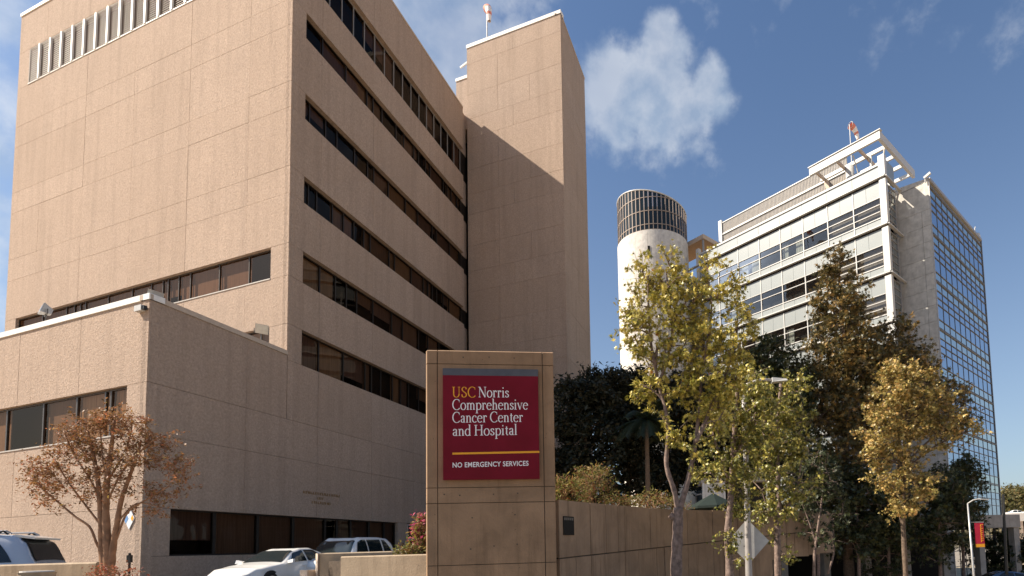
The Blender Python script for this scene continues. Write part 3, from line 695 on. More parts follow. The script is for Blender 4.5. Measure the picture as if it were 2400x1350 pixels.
# trellis over the corner
def tp(l, b, z): p = B0+uBL*l+uBR*b; return Vector((p.x, p.y, z))
TZ0, TZ1 = 39.75, 40.55
MB().hexa([tp(7.4, 0, TZ0), tp(.0, 0, TZ0), tp(.0, .25, TZ0), tp(7.4, .25, TZ0), tp(7.4, 0, TZ1), tp(.0, 0, TZ1), tp(.0, .25, TZ1), tp(7.4, .25, TZ1)]).build('trellis_beam', 'white_metal', LAB)
MB().hexa([tp(7.5, -.1, TZ1+.01), tp(-.1, -.1, TZ1+.01), tp(-.1, .4, TZ1+.01), tp(7.5, .4, TZ1+.01), tp(7.5, -.1, TZ1+.08), tp(-.1, -.1, TZ1+.08), tp(-.1, .4, TZ1+.08), tp(7.5, .4, TZ1+.08)]).build('trellis_cap', 'white_metal', LAB)
MB().beam(tp(.14, .26, (TZ0+TZ1)/2), tp(.14, 8.8, (TZ0+TZ1)/2), .28, TZ1-TZ0).build('trellis_beam', 'white_metal', LAB)
for b in (2.3, 4.4, 6.5, 8.6): MB().beam(tp(7.3, b, TZ0+.45), tp(.29, b, TZ0+.45), .22, .36).build('trellis_beam', 'white_metal', LAB)
for l in (2.3, 4.6, 6.9):
    for b0, b1 in ((.26, 2.18), (2.42, 4.28), (4.52, 6.38), (6.62, 8.48)): MB().beam(tp(l, b0, TZ0+.35), tp(l, b1, TZ0+.35), .16, .34).build('trellis_rafter', 'coping_tan', LAB)
MB().tube([tp(4.1, 2.3, 35.6), tp(4.1, 2.3, TZ0+.3)], .42, 20).build('trellis_column', 'white_metal', LAB, True)
MB().tube([tp(1.9, 2.3, 35.6), tp(1.9, 2.3, TZ0+.3)], .12, 10).build('trellis_post', 'white_metal', LAB, True)
MB().tube([tp(1.3, 2.3, 35.6), tp(.4, 2.0, TZ0+.1)], .08, 8).tube([tp(2.6, 2.3, 35.6), tp(2.9, .5, TZ0+.05)], .06, 8).build('trellis_brace', 'white_metal', LAB)
MB().hexa([tp(5.9, 2.3, 35.6), tp(5.6, 2.3, 35.6), tp(5.6, 2.5, 35.6), tp(5.9, 2.5, 35.6), tp(7.0, 2.3, TZ0), tp(6.6, 2.3, TZ0), tp(6.6, 2.5, TZ0), tp(7.0, 2.5, TZ0)]).build('trellis_brace', 'coping_tan', LAB)
wsb = tp(4.6, 4.0, 35.6); windsock(wsb, at(1973, 292, wsb.y).z-35.6, 70, .36, 'red and white windsock above the trellis of the pale building', 1.7)
ra = thing('roof_railing', 'thin pale rail on top of the roof screen', 'railing', tuple(GL.p(11, sz1, SD-1)))
u0, z0 = on_fr(1835, 446, GL, SD-1); u1, z1 = on_fr(1866, 428, GL, SD-1)
MB().beam(GL.p(u0, z0-.1, SD-1), GL.p(u1, z0-.1, SD-1), .06, .06).build('rail', 'white_metal', ra)
for f in (.2, .75): MB().beam(GL.p(u0+(u1-u0)*f, sz1-1.2, SD-1), GL.p(u0+(u1-u0)*f, z0-.13, SD-1), .05, .05).build('rail_post', 'white_metal', ra)
for (l, b, z, lab) in ((-2.7, 3.3, 35.4, 'white camera on the fin top near the trellis'), ):
    c_ = thing('security_camera', lab, 'camera', tuple(tp(l, b, z)))
    MB().beam(tp(l, b, z), tp(l, b, z+.55), .1, .1).build('bracket', 'white_metal', c_); MB().beam(tp(l-.5, b, z+.75), tp(l+.1, b, z+.5), .22, .2).build('housing', 'white_metal', c_)
ds = thing('roof_dish', 'small white dome on the far right roof corner', 'antenna', tuple(GR.p(16.2, 35.95, -.3)))
MB().tube([GR.p(16.2, 35.95, -.3), GR.p(16.2, 36.5, -.3)], [.42, .34], 14).build('dome', 'white_metal', ds, True)
MB().tube([GR.p(15.6, 35.95, -.3), GR.p(15.7, 37.0, -.3), GR.p(16.0, 37.3, -.3)], .05, 6).build('arm', 'white_metal', ds)

# roof canopy between the cylinder and the panel building
kc = at(1648, 548, 68.5)
CAN = thing('roof_canopy', 'small flat canopy with tan soffit beside the round tower', 'canopy', (kc.x, kc.y, 35))
def kp(l, b, z): p = kc+uBL*l+uBR*b; return Vector((p.x, p.y, z))
MB().hexa([kp(0, 0, kc.z-.55), kp(6, 0, kc.z-.55), kp(6, 3.2, kc.z-.55), kp(0, 3.2, kc.z-.55), kp(0, 0, kc.z), kp(6, 0, kc.z), kp(6, 3.2, kc.z), kp(0, 3.2, kc.z)][::1]).build('fascia', 'coping_tan', CAN)
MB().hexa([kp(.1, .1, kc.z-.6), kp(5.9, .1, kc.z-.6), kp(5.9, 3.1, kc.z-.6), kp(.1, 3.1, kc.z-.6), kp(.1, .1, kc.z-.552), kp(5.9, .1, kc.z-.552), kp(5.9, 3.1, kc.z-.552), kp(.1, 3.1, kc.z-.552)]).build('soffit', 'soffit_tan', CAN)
for (l, b) in ((.25, .25), (.25, 2.9), (5.5, .25)): MB().tube([kp(l, b, 34.5), kp(l, b, kc.z-.56)], .13, 10).build('post', 'frame_grey', CAN)

# ------------------------------------------------------------------ round tower
CX, CY, CRR = 2.57, 71.0, 4.5
CYL = thing('round_tower', 'white concrete round tower with slanted glass crown', 'tower', (CX, CY, -3))
CB = 39.7
rings = [-3, 1.0, 5, 9, 13, 17, 21, 25, 29, 33, 36.6, CB]
NS = 18
for j in range(len(rings)-1):
    z0, z1 = rings[j]+.01, rings[j+1]-.01
    for i in range(NS):
        a0, a1 = 2*math.pi*i/NS+.0018, 2*math.pi*(i+1)/NS-.0018; b_ = MB(); q = 5
        for s in range(q+1):
            a = a0+(a1-a0)*s/q; c, d = math.cos(a), math.sin(a)
            for (rr, z) in ((CRR, z0), (CRR, z1), (CRR-.3, z0), (CRR-.3, z1)): b_.v.append((CX+rr*c, CY+rr*d, z))
        for s in range(q):
            k = 4*s; b_.f += [(k, k+4, k+5, k+1), (k+1, k+5, k+7, k+3), (k+2, k, k+4, k+6)[::-1]]
        b_.f += [(0, 1, 3, 2), (4*q, 4*q+2, 4*q+3, 4*q+1)]
        b_.build('concrete_panel', 'cylinder_concrete', CYL, False)
MB().tube([(CX, CY, -2.9), (CX, CY, CB-.3)], CRR-.4, 40).build('core', 'joint_dark', CYL)
for px, y0, y1 in ((1521, 577, 603), (1521, 676, 692)):
    a = at(px, (y0+y1)/2, CY-4.4); zt_, zb_ = at(px, y0, CY-4.4).z, at(px, y1, CY-4.4).z
    MB().box(a.x-.13, a.x+.13, CY-CRR-.02, CY-CRR+.3, zb_, zt_).build('slit_window', 'interior_dark', CYL)
def ctop(x): return 44.5-.24*(x-CX)
NM = 52
def cpt(a, rr, z): return (CX+rr*math.cos(a), CY+rr*math.sin(a), z)
cr1 = CRR-.12; lv_ = [CB+.05, CB+.75, CB+2.45, CB+4.15, CB+5.85]
for i in range(NM):
    a = 2*math.pi*i/NM; a2 = 2*math.pi*(i+1)/NM; zt_ = ctop(CX+cr1*math.cos(a))
    da = .011; mm_ = MB(); mm_.hexa([cpt(a-da, cr1+.05, CB), cpt(a+da, cr1+.05, CB), cpt(a+da, cr1-.06, CB), cpt(a-da, cr1-.06, CB), cpt(a-da, cr1+.05, zt_), cpt(a+da, cr1+.05, zt_), cpt(a+da, cr1-.06, zt_), cpt(a-da, cr1-.06, zt_)][::1]); mm_.build('mullion', 'mullion_tan', CYL)
    zt2 = ctop(CX+cr1*math.cos(a2)); lo = 0
    for j in range(len(lv_)):
        z0 = lv_[j]; za, zb = (lv_[j+1], lv_[j+1]) if j+1 < len(lv_) else (99, 99)
        za, zb = min(za-.05, zt_-.05), min(zb-.05, zt2-.05)
        if za < z0+.1 or zb < z0+.1: continue
        MB().add([cpt(a+.016, cr1, z0+.03), cpt(a2-.016, cr1, z0+.03), cpt(a2-.016, cr1, zb), cpt(a+.016, cr1, za)], ((0, 1, 2, 3),)).build('pane', 'green_glass', CYL)
    rg_ = MB()
    for z in lv_:
        if z < min(zt_, zt2): rg_.hexa([cpt(a+.015, cr1+.06, z-.05), cpt(a2-.015, cr1+.06, z-.05), cpt(a2-.015, cr1-.04, z-.05), cpt(a+.015, cr1-.04, z-.05), cpt(a+.015, cr1+.06, z+.03), cpt(a2-.015, cr1+.06, z+.03), cpt(a2-.015, cr1-.04, z+.03), cpt(a+.015, cr1-.04, z+.03)])
    if rg_.v: rg_.build('transom', 'mullion_tan', CYL)
MB().tube([cpt(2*math.pi*i/60, cr1, ctop(CX+cr1*math.cos(2*math.pi*i/60))+.04) for i in range(61)], .10, 8, False).build('crown_rim', 'white_metal', CYL, True)
MB().tube([(CX, CY, CB-.2), (CX, CY, CB+3.4)], CRR-.9, 28).build('crown_core', 'interior_dark', CYL)

# ------------------------------------------------------------------ monument sign
S0 = at(997, 1000, 9.5); S0.z = 0
FS = Fr(S0, az(82), az(172)); SW, STOP = 2.13, 5.045
SIGN = thing('monument_sign', 'tall concrete slab sign with cardinal hospital panel', 'sign', (S0.x, S0.y, 0))
MB().fbox(FS, .03, SW-.012, -.2, STOP-.03, -.44, -.022).build('core', 'joint_dark', SIGN)
scols, srows = [0, .195, 1.945, SW], [-.25, 1.40, 2.43, 2.69, 4.80, STOP]
for i in range(3):
    for j in range(5):
        a, b, z0, z1 = scols[i]+(.006 if i else 0), scols[i+1]-(.006 if i < 2 else 0), srows[j]+.006, srows[j+1]-(.006 if j < 4 else 0)
        P = FS.p; zt_ = z1-.022 if j == 4 else z1; ca, cd = (.028, .05) if i == 0 else (.004, .004)
        ring = [(a+ca, 0), (b-.004, 0), (b, -.006), (b, -.45), (a, -.45), (a, -cd)]
        bm_ = MB(); n = 6
        bm_.v = [tuple(P(u, z0, d)) for u, d in ring]+[tuple(P(u, zt_, d)) for u, d in ring]
        if j == 4: bm_.v += [tuple(P(max(u, a+.02) if i == 0 else u, z1, min(d, -.028))) for u, d in ring]
        lv2 = 3 if j == 4 else 2
        for l in range(lv2-1): bm_.f += [(l*n+k, l*n+(k+1) % n, (l+1)*n+(k+1) % n, (l+1)*n+k) for k in range(n)]
        bm_.f += [tuple(range(n))[::-1], tuple((lv2-1)*n+k for k in range(n))]
        bm_.build('concrete_block', 'sign_concrete', SIGN)
for (u, z) in ((.62, 4.92), (1.05, 4.93), (1.47, 4.92), (.55, 2.56), (1.1, 2.57), (1.5, 2.58), (.3, 2.58), (.75, 2.18), (1.45, 2.22), (1.48, 1.72), (.72, 1.66), (1.1, 1.7)):
    MB().tube([FS.p(u, z, -.01), FS.p(u, z, .0035)], .013, 8).build('tie_hole', 'joint_dark', SIGN)
pan = MB().fbox(FS, .297, 1.872, 2.815, 4.583, .02, .075).build('sign_panel', 'sign_cardinal', SIGN)
MB().fbox(FS, .297, 1.872, 4.5835, 4.703, .02, .075).build('header_strip', 'sign_grey', pan)
P = FS.p
MB().hexa([P(.447, 3.235, .076), P(1.876, 3.258, .076), P(1.876, 3.258, .07), P(.447, 3.235, .07), P(.447, 3.268, .079), P(1.876, 3.291, .079), P(1.876, 3.291, .07), P(.447, 3.268, .07)]).build('gold_rule', 'sign_gold', pan)

# serif lettering drawn with a broad nib: strokes grow where they run upright
TH, TN = .19, .075
def ell(cx, cy, rx, ry, a0, a1, n=22): return [(cx+rx*math.cos(math.radians(a0+(a1-a0)*i/n)), cy+ry*math.sin(math.radians(a0+(a1-a0)*i/n))) for i in range(n+1)]
def spl(pts, n=8):
    o = []; Q = [pts[0]]+list(pts)+[pts[-1]]
    for i in range(1, len(Q)-2):
        p0, p1, p2, p3 = Q[i-1:i+3]
        for k in range(n):
            t = k/n; o.append(tuple(.5*((2*p1[c])+(-p0[c]+p2[c])*t+(2*p0[c]-5*p1[c]+4*p2[c]-p3[c])*t*t+(-p0[c]+3*p1[c]-3*p2[c]+p3[c])*t**3) for c in (0, 1)))
    o.append(pts[-1]); return o
def nib(pts, w=None):
    L, R = [], []
    for i, p in enumerate(pts):
        a, b = pts[max(i-1, 0)], pts[min(i+1, len(pts)-1)]; dx, dy = b[0]-a[0], b[1]-a[1]; l = math.hypot(dx, dy) or 1
        ww = (w if w else TN+(TH-TN)*abs(dy/l)**1.3)/2; L.append((p[0]-dy/l*ww, p[1]+dx/l*ww)); R.append((p[0]+dy/l*ww, p[1]-dx/l*ww))
    return ('s', L, R)
def stem(x, y0, y1, w=TH): return nib([(x, y0), (x, y1)], w)
def ser(x, y, w=.40, t=.07): return ('s', [(x-w/2, y+t), (x+w/2, y+t)], [(x-w/2, y), (x+w/2, y)])
CAPH, ASC, DSC = 1.52, 1.60, -.52
def arch(x0, x1): return [nib(ell((x0+x1)/2, .60, (x1-x0)/2, .36, 168, 0)+[(x1, .3), (x1, 0)])]
G = {
 'U': ([stem(.28, .45, CAPH), nib(ell(.72, .48, .44, .46, 180, 360)), stem(1.16, .45, CAPH, .10), ser(.28, CAPH-.07, .5), ser(1.16, CAPH-.07, .42)], 1.42),
 'S': ([nib(spl([(.86, 1.18), (.80, 1.40), (.55, 1.49), (.28, 1.38), (.20, 1.12), (.38, .88), (.68, .70), (.88, .44), (.78, .14), (.50, .03), (.24, .12), (.15, .42)]), None)], 1.02),
 'C': ([nib(ell(.80, .76, .66, .76, 48, 318, 34)), stem(1.24, 1.10, 1.42, .07), stem(1.24, .14, .30, .06)], 1.38),
 'N': ([stem(.26, 0, CAPH, .09), nib([(.24, CAPH), (1.22, .02)], .21), stem(1.22, 0, CAPH, .09), ser(.26, 0, .40), ser(.2, CAPH-.07, .36), ser(1.22, CAPH-.07, .40)], 1.46),
 'H': ([stem(.28, 0, CAPH), stem(1.22, 0, CAPH), ('s', [(.3, .84), (1.2, .84)], [(.3, .76), (1.2, .76)]), ser(.28, 0, .5), ser(.28, CAPH-.07, .5), ser(1.22, 0, .5), ser(1.22, CAPH-.07, .5)], 1.5),
 'o': ([nib(ell(.50, .49, .40, .49, 0, 180)), nib(ell(.50, .49, .40, .49, 180, 360))], 1.0),
 'r': ([stem(.24, 0, .98), ser(.24, 0, .42), ser(.14, .91, .22), nib(ell(.52, .66, .27, .28, 165, 60), .12), nib(ell(.64, .84, .05, .05, 0, 360, 10), .10)], .76),
 'i': ([stem(.24, 0, .98), ser(.24, 0, .42), ser(.14, .91, .22), nib(ell(.24, 1.36, .05, .05, 0, 360, 10), .11)], .50),
 'l': ([stem(.24, 0, ASC), ser(.24, 0, .42), ser(.14, ASC-.07, .22)], .50),
 's': ([nib(spl([(.60, .74), (.55, .90), (.38, .95), (.20, .87), (.17, .71), (.32, .56), (.52, .44), (.63, .27), (.55, .09), (.36, .03), (.18, .09), (.12, .26)]), None)], .74),
 'n': ([stem(.24, 0, .98), ser(.24, 0, .40), ser(.14, .91, .22), *arch(.24, .78), ser(.78, 0, .38)], 1.02),
 'h': ([stem(.24, 0, ASC), ser(.24, 0, .40), ser(.14, ASC-.07, .22), *arch(.24, .78), ser(.78, 0, .38)], 1.02),
 'm': ([stem(.24, 0, .98), ser(.24, 0, .40), ser(.14, .91, .22), *arch(.24, .76), ser(.76, 0, .36), *arch(.76, 1.28), ser(1.28, 0, .36)], 1.52),
 'p': ([stem(.24, DSC, .98), ser(.24, DSC, .42), ser(.14, .91, .22), nib(ell(.55, .49, .38, .48, 140, -140, 26))], 1.04),
 'd': ([nib(ell(.48, .49, .38, .48, 40, 320, 26)), stem(.80, 0, ASC), ser(.70, ASC-.07, .22), ser(.88, 0, .20)], 1.06),
 'e': ([nib(ell(.48, .49, .38, .48, 12, 320, 30)), ('s', [(.12, .60), (.86, .60)], [(.12, .54), (.86, .54)])], .92),
 'c': ([nib(ell(.48, .49, .38, .48, 55, 318, 28)), nib(ell(.70, .80, .05, .05, 0, 360, 10), .10)], .86),
 'v': ([nib([(.14, .97), (.50, .0)], .17), nib([(.50, .02), (.82, .97)], .08), ser(.14, .91, .36), ser(.82, .91, .32)], .96),
 'a': ([nib(spl([(.18, .72), (.22, .90), (.42, .96), (.60, .86), (.62, .66)]), None), stem(.62, .10, .7), nib(spl([(.62, .10), (.68, .02), (.80, .06)]), .09), nib(ell(.40, .27, .25, .24, 60, 350), None)], .86),
 't': ([stem(.30, .12, 1.24), nib(spl([(.30, .14), (.38, .02), (.56, .06)]), .10), ('s', [(.08, .98), (.56, .98)], [(.08, .90), (.56, .90)])], .62),
}
def letters(text, u0, u1, base, xh, mat, slope=.012):
    tot = sum(G[c][1]+.04 if c != ' ' else .42 for c in text); sxx = (u1-u0)/tot; pen = 0.; res = []
    for c in text:
        if c == ' ': pen += .42; continue
        bm_ = MB(); lift = 0.
        for (_, L, R_) in G[c][0]:
            lift += .0005; n = len(L); k = len(bm_.v)
            for q in L+R_:
                u = u0+(pen+q[0])*sxx; bm_.v.append(tuple(FS.p(u, base+slope*(u-.45)+q[1]*xh, .0755+lift)))
            bm_.f += [(k+i, k+i+1, k+n+i+1, k+n+i)[::-1] for i in range(n-1)]
        bm_.build('letter', mat, pan); pen += G[c][1]+.04
XH = .118
letters('USC', .445, .838, 4.205, XH, 'sign_gold', .006); letters('Norris', .872, 1.385, 4.206, XH, 'sign_white', .006)
letters('Comprehensive', .445, 1.70, 3.992, XH, 'sign_white', .010)
letters('Cancer Center', .445, 1.615, 3.774, XH, 'sign_white', .014)
letters('and Hospital', .450, 1.515, 3.550, XH, 'sign_white', .016)
def sans(text, fr, u0, u1, z, h, d, mat, parent, slope=0., bold=.02, name='letter'):
    cu = bpy.data.curves.new('txt', 'FONT'); cu.body = text; cu.size = 1; cu.offset = bold; cu.space_character = 1.06
    ob = bpy.data.objects.new('txt', cu); COL.objects.link(ob); bpy.context.view_layer.update()
    me = bpy.data.meshes.new_from_object(ob.evaluated_get(bpy.context.evaluated_depsgraph_get()))
    vs = [v.co.copy() for v in me.vertices]; fs = [tuple(p.vertices) for p in me.polygons]
    COL.objects.unlink(ob); bpy.data.objects.remove(ob); bpy.data.curves.remove(cu); bpy.data.meshes.remove(me)
    x0, x1 = min(v.x for v in vs), max(v.x for v in vs); y0, y1 = min(v.y for v in vs), max(v.y for v in vs)
    b = MB(); b.v = [tuple(fr.p(u0+(v.x-x0)/(x1-x0)*(u1-u0), z+(v.y-y0)/(y1-y0)*h+slope*((v.x-x0)/(x1-x0)*(u1-u0)), d)) for v in vs]; b.f = fs
    return b.build(name, mat, parent)
sans('NO EMERGENCY SERVICES', FS, .45, 1.69, 3.016, .086, .0765, 'sign_white', pan, .018, .018, 'warning_line')
# posters on the dark door
sans('USC', FR, 10.75, 11.6, 2.55, .22, -.26, 'sign_blue_white', door, 0, .03, 'poster_text')

# ------------------------------------------------------------------ retaining wall of board-marked concrete
wpts = [(-1.40, 9.93), (-1.0, 10.75), (-.55, 11.6), (.14, 12.85), (.65, 13.55), (1.3, 14.1), (2.4, 14.6), (3.5, 15.0), (4.4, 15.4), (5.35, 15.95)]
wp = [Vector((*p, 0)) for p in spl(wpts, 12)]
cum = [0.]
for a, b in zip(wp[:-1], wp[1:]): cum.append(cum[-1]+(b-a).length)
def walong(s):
    s = max(0, min(cum[-1]-1e-4, s)); i = max(k for k in range(len(cum)-1) if cum[k] <= s)
    d = (wp[i+1]-wp[i]).normalized(); return wp[i]+d*(s-cum[i]), Vector((d.y, -d.x, 0))
WTOP = 2.47
def joint_z(s): x = walong(s)[0].x; return 1.455+(x+1.42)*.076
def top_z(s): return WTOP+.02*math.sin(s*.4)
WALL = thing('retaining_wall', 'curved board marked concrete retaining wall beside the sign', 'wall', (.2, 13, 0))
r_ = random.Random(5); s = 0.; GARAGE_X = 3.55
while s < cum[-1]-.02:
    w = r_.choice((.26, .30, .42, .46, .52)); e = min(cum[-1], s+w); pr = r_.uniform(-.012, .012); pr2 = r_.uniform(-.012, .012)
    for (zf0, zf1, p_) in ((lambda q: joint_z(q)+.012, top_z, pr), (lambda q: (-.4 if walong(q)[0].x < GARAGE_X else 1.19+.09*(walong(q)[0].x-GARAGE_X)), lambda q: joint_z(q)-.012, pr2)):
        c8 = []
        for zf in (zf0, zf1):
            for (ss, dd) in ((s+.004, p_), (e-.004, p_), (e-.004, -.24), (s+.004, -.24)):
                q, nn = walong(ss); q = q+nn*dd; zref = e-.004 if False else ss; c8.append((q.x, q.y, zf(min(max((s+e)/2 if zf is zf0 and zf0.__code__.co_consts and -.4 in zf0.__code__.co_consts else zref, s), e))))
        MB().hexa(c8).build('board_strip', 'board_concrete', WALL)
    s = e
core = MB(); n = 60
for i in range(n+1):
    q, nn = walong(cum[-1]*i/n)
    zb_ = -.4 if q.x < GARAGE_X-.1 else 1.3
    for (dd, z) in ((-.028, zb_), (-.028, WTOP-.06), (-.22, WTOP-.06), (-.22, zb_)): core.v.append((q.x+nn.x*dd, q.y+nn.y*dd, z))
for i in range(n):
    for k in range(4): a, b = 4*i+k, 4*i+(k+1) % 4; core.f.append((a, a+4, b+4, b))
core.build('core', 'joint_dark', WALL)
vq, vn = walong(.25); vb = MB()
for i in range(5):
    q, nn = walong(.13+i*.062); q2, _ = walong(.13+i*.062+.045); z0, z1 = 1.88, 2.17
    vb.hexa([(*(q-nn*.01).xy, z0), (*(q2-nn*.01).xy, z0), (*(q2-nn*.05).xy, z0), (*(q-nn*.05).xy, z0), (*(q+nn*.02).xy, z1), (*(q2+nn*.02).xy, z1), (*(q2-nn*.02).xy, z1), (*(q-nn*.02).xy, z1)])
vent = vb.build('vent_slats', 'dark_metal', WALL)
q, nn = walong(.12); q2, _ = walong(.45)
MB().hexa([(*(q+nn*.015).xy, 1.86), (*(q2+nn*.015).xy, 1.86), (*(q2-nn*.02).xy, 1.86), (*(q-nn*.02).xy, 1.86), (*(q+nn*.015).xy, 2.19), (*(q2+nn*.015).xy, 2.19), (*(q2-nn*.02).xy, 2.19), (*(q-nn*.02).xy, 2.19)]).build('vent_back', 'interior_dark', vent)
# soil behind the wall
sb = MB(); n = 40
for i in range(n+1):
    q, nn = walong(cum[-1]*i/n); sb.v += [(q.x-nn.x*.25, q.y-nn.y*.25, 2.32), (q.x-nn.x*.25-1.5+.4*i/n, q.y+9, 2.5)]
sb.f = [(2*i, 2*i+2, 2*i+3, 2*i+1) for i in range(n)]
tag(sb.build('planting_bed', 'soil'), kind='structure')
# garage podium under the terrace, in the hospital's shade
GAR = thing('parking_garage', 'dark concrete garage deck and columns behind the understorey trees', 'garage', (14, 37, -3))
GA, GB = Vector((3.0, 35.2, 0)), Vector((27.0, 41.0, 0)); gd = (GB-GA).normalized(); gn = Vector((gd.y, -gd.x, 0)); GG = Fr(GA, gd, gn); gl = (GB-GA).length
MB().fbox(GG, 0, gl, 2.3, 3.2, -8, 0).build('deck_slab', 'grey_concrete', GAR)
MB().fbox(GG, 0, gl, -3.2, 2.28, -8, -7.6).build('back_wall', 'interior_dark', GAR)
for i in range(9): MB().fbox(GG, i*(gl-.5)/8, i*(gl-.5)/8+.45, -3.2, 2.29, -.6, -.1).build('column', 'grey_concrete', GAR)
# ------------------------------------------------------------------ low walls by the car park
def low_wall(name, label, a, b, z0, z1, th, mat, ch=.02):
    a, b = Vector((*a, 0)), Vector((*b, 0)); d = (b-a).normalized(); n_ = Vector((d.y, -d.x, 0)); bm_ = MB()
    t = thing(name, label, 'wall', tuple(a))
    prof = [(0, z0), (0, z1-ch), (-ch, z1), (-th+ch, z1), (-th, z1-ch), (-th, z0)]
    bm_.v = [((a+n_*q).x, (a+n_*q).y, z) for q, z in prof]+[((b+n_*q).x, (b+n_*q).y, z) for q, z in prof]
    bm_.f = [(k, k+6, (k+1) % 6+6, (k+1) % 6) for k in range(6)]+[tuple(range(6)), tuple(range(11, 5, -1))]
    bm_.build('wall_body', mat, t); return t
low_wall('parking_wall', 'low tan parapet wall in front of the silver car', (-17.5, 11.7), (-10.82, 11.45), -.2, 1.63, .32, 'planter_concrete', .03)
pw = low_wall('planter_wall', 'rear low concrete planter wall left of the sign', (-6.10, 10.95), (-3.2, 11.2), -.2, 1.675, .28, 'planter_concrete')
low_wall('planter_wall', 'front low concrete planter wall joined to the sign', (-5.36, 10.3), (-3.50, 10.05), -.2, 1.60, .25, 'planter_concrete')
MB().prism([(-6.12, 10.92), (-6.26, 11.10), (-6.12, 11.26), (-6.1, 11.2)], -.2, 1.67).build('end_pier', 'coping_tan', pw)
MB().prism([(-6.3, 10.9), (-6.5, 11.0), (-6.3, 11.25), (-6.27, 11.2)], -.2, 1.36).build('end_pier', 'coping_tan', pw)
tag(MB().prism([(-5.3, 10.35), (-3.5, 10.1), (-3.2, 10.9), (-5.9, 10.9)], .2, 1.52).build('planting_bed', 'soil'), kind='structure')
tc_ = thing('litter_bin', 'round pale concrete litter bin before the parapet wall', 'litter bin', (at(87, 1345, 8.6).x, 8.6, 0))
bx = at(87, 1345, 8.6).x; bz = at(87, 1341, 8.6).z
MB().tube([(bx, 8.6, 0), (bx, 8.6, bz-.04), (bx, 8.6, bz)], [.19, .20, .215], 24).build('drum', 'planter_concrete', tc_, False)
MB().tube([(bx, 8.6, bz+.001), (bx, 8.6, bz+.02)], .185, 24).build('rim', 'coping_white', tc_)
pc = at(303, 1330, 11); stp = thing('meter_post', 'thin dark post with box in front of wing wall', 'post', (pc.x, 11, .5))
MB().tube([(pc.x, 11, 0), (pc.x, 11, 1.78)], .022, 8).build('post', 'black_metal', stp); MB().box(pc.x-.035, pc.x+.035, 10.97, 11.03, 1.6, 1.74).build('box', 'black_metal', stp)

# ------------------------------------------------------------------ cars
def lerp_tab(tab, x):
    tab = sorted(tab)
    if x <= tab[0][0]: return tab[0][1]
    for (a, va), (b, vb) in zip(tab[:-1], tab[1:]):
        if x <= b:
            t = (x-a)/(b-a); return va+(vb-va)*(t*t*(3-2*t)*.5+t*.5)
    return tab[-1][1]
SEDAN = dict(L=4.75, top=[(2.37, .56), (2.25, .68), (1.9, .79), (1.2, .90), (.85, .95), (.1, 1.32), (-.3, 1.40), (-.8, 1.41), (-1.3, 1.30), (-1.85, 1.04), (-2.2, 1.0), (-2.34, .92), (-2.38, .6)],
    sh=[(2.37, .52), (1.9, .70), (.85, .87), (0, .91), (-1, .94), (-1.85, .96), (-2.3, .88), (-2.38, .56)], wsh=[(2.37, .50), (2.2, .70), (1.8, .80), (.8, .86), (-1, .87), (-1.9, .80), (-2.3, .70), (-2.38, .58)],
    wr=[(2.37, .42), (1.9, .70), (.85, .74), (.1, .60), (-.8, .58), (-1.3, .58), (-1.85, .68), (-2.3, .6), (-2.38, .5)], side=[(.62, -.28), (-.36, -1.35)], wind=(.10, .83), rear=(-1.80, -1.28), wheels=(1.42, -1.32), wr_r=.31)
SUV = dict(L=4.8, top=[(2.38, .72), (2.25, .92), (1.9, 1.02), (1.15, 1.10), (1.0, 1.12), (.40, 1.66), (.1, 1.78), (-1.2, 1.80), (-1.9, 1.76), (-2.12, 1.62), (-2.32, 1.18), (-2.4, 1.05), (-2.42, .6)],
    sh=[(2.38, .66), (1.9, .90), (1.0, 1.03), (0, 1.06), (-1.2, 1.08), (-2.2, 1.10), (-2.38, 1.0), (-2.42, .55)], wsh=[(2.38, .6), (2.2, .80), (1.8, .88), (.8, .92), (-1, .93), (-1.9, .90), (-2.3, .82), (-2.42, .74)],
    wr=[(2.38, .55), (1.9, .80), (1.0, .82), (.4, .70), (-.8, .68), (-1.9, .66), (-2.3, .74), (-2.42, .68)], side=[(.74, -.16), (-.24, -1.22), (-1.34, -1.98)], wind=(.40, .98), rear=(-2.32, -2.02), wheels=(1.48, -1.35), wr_r=.37)
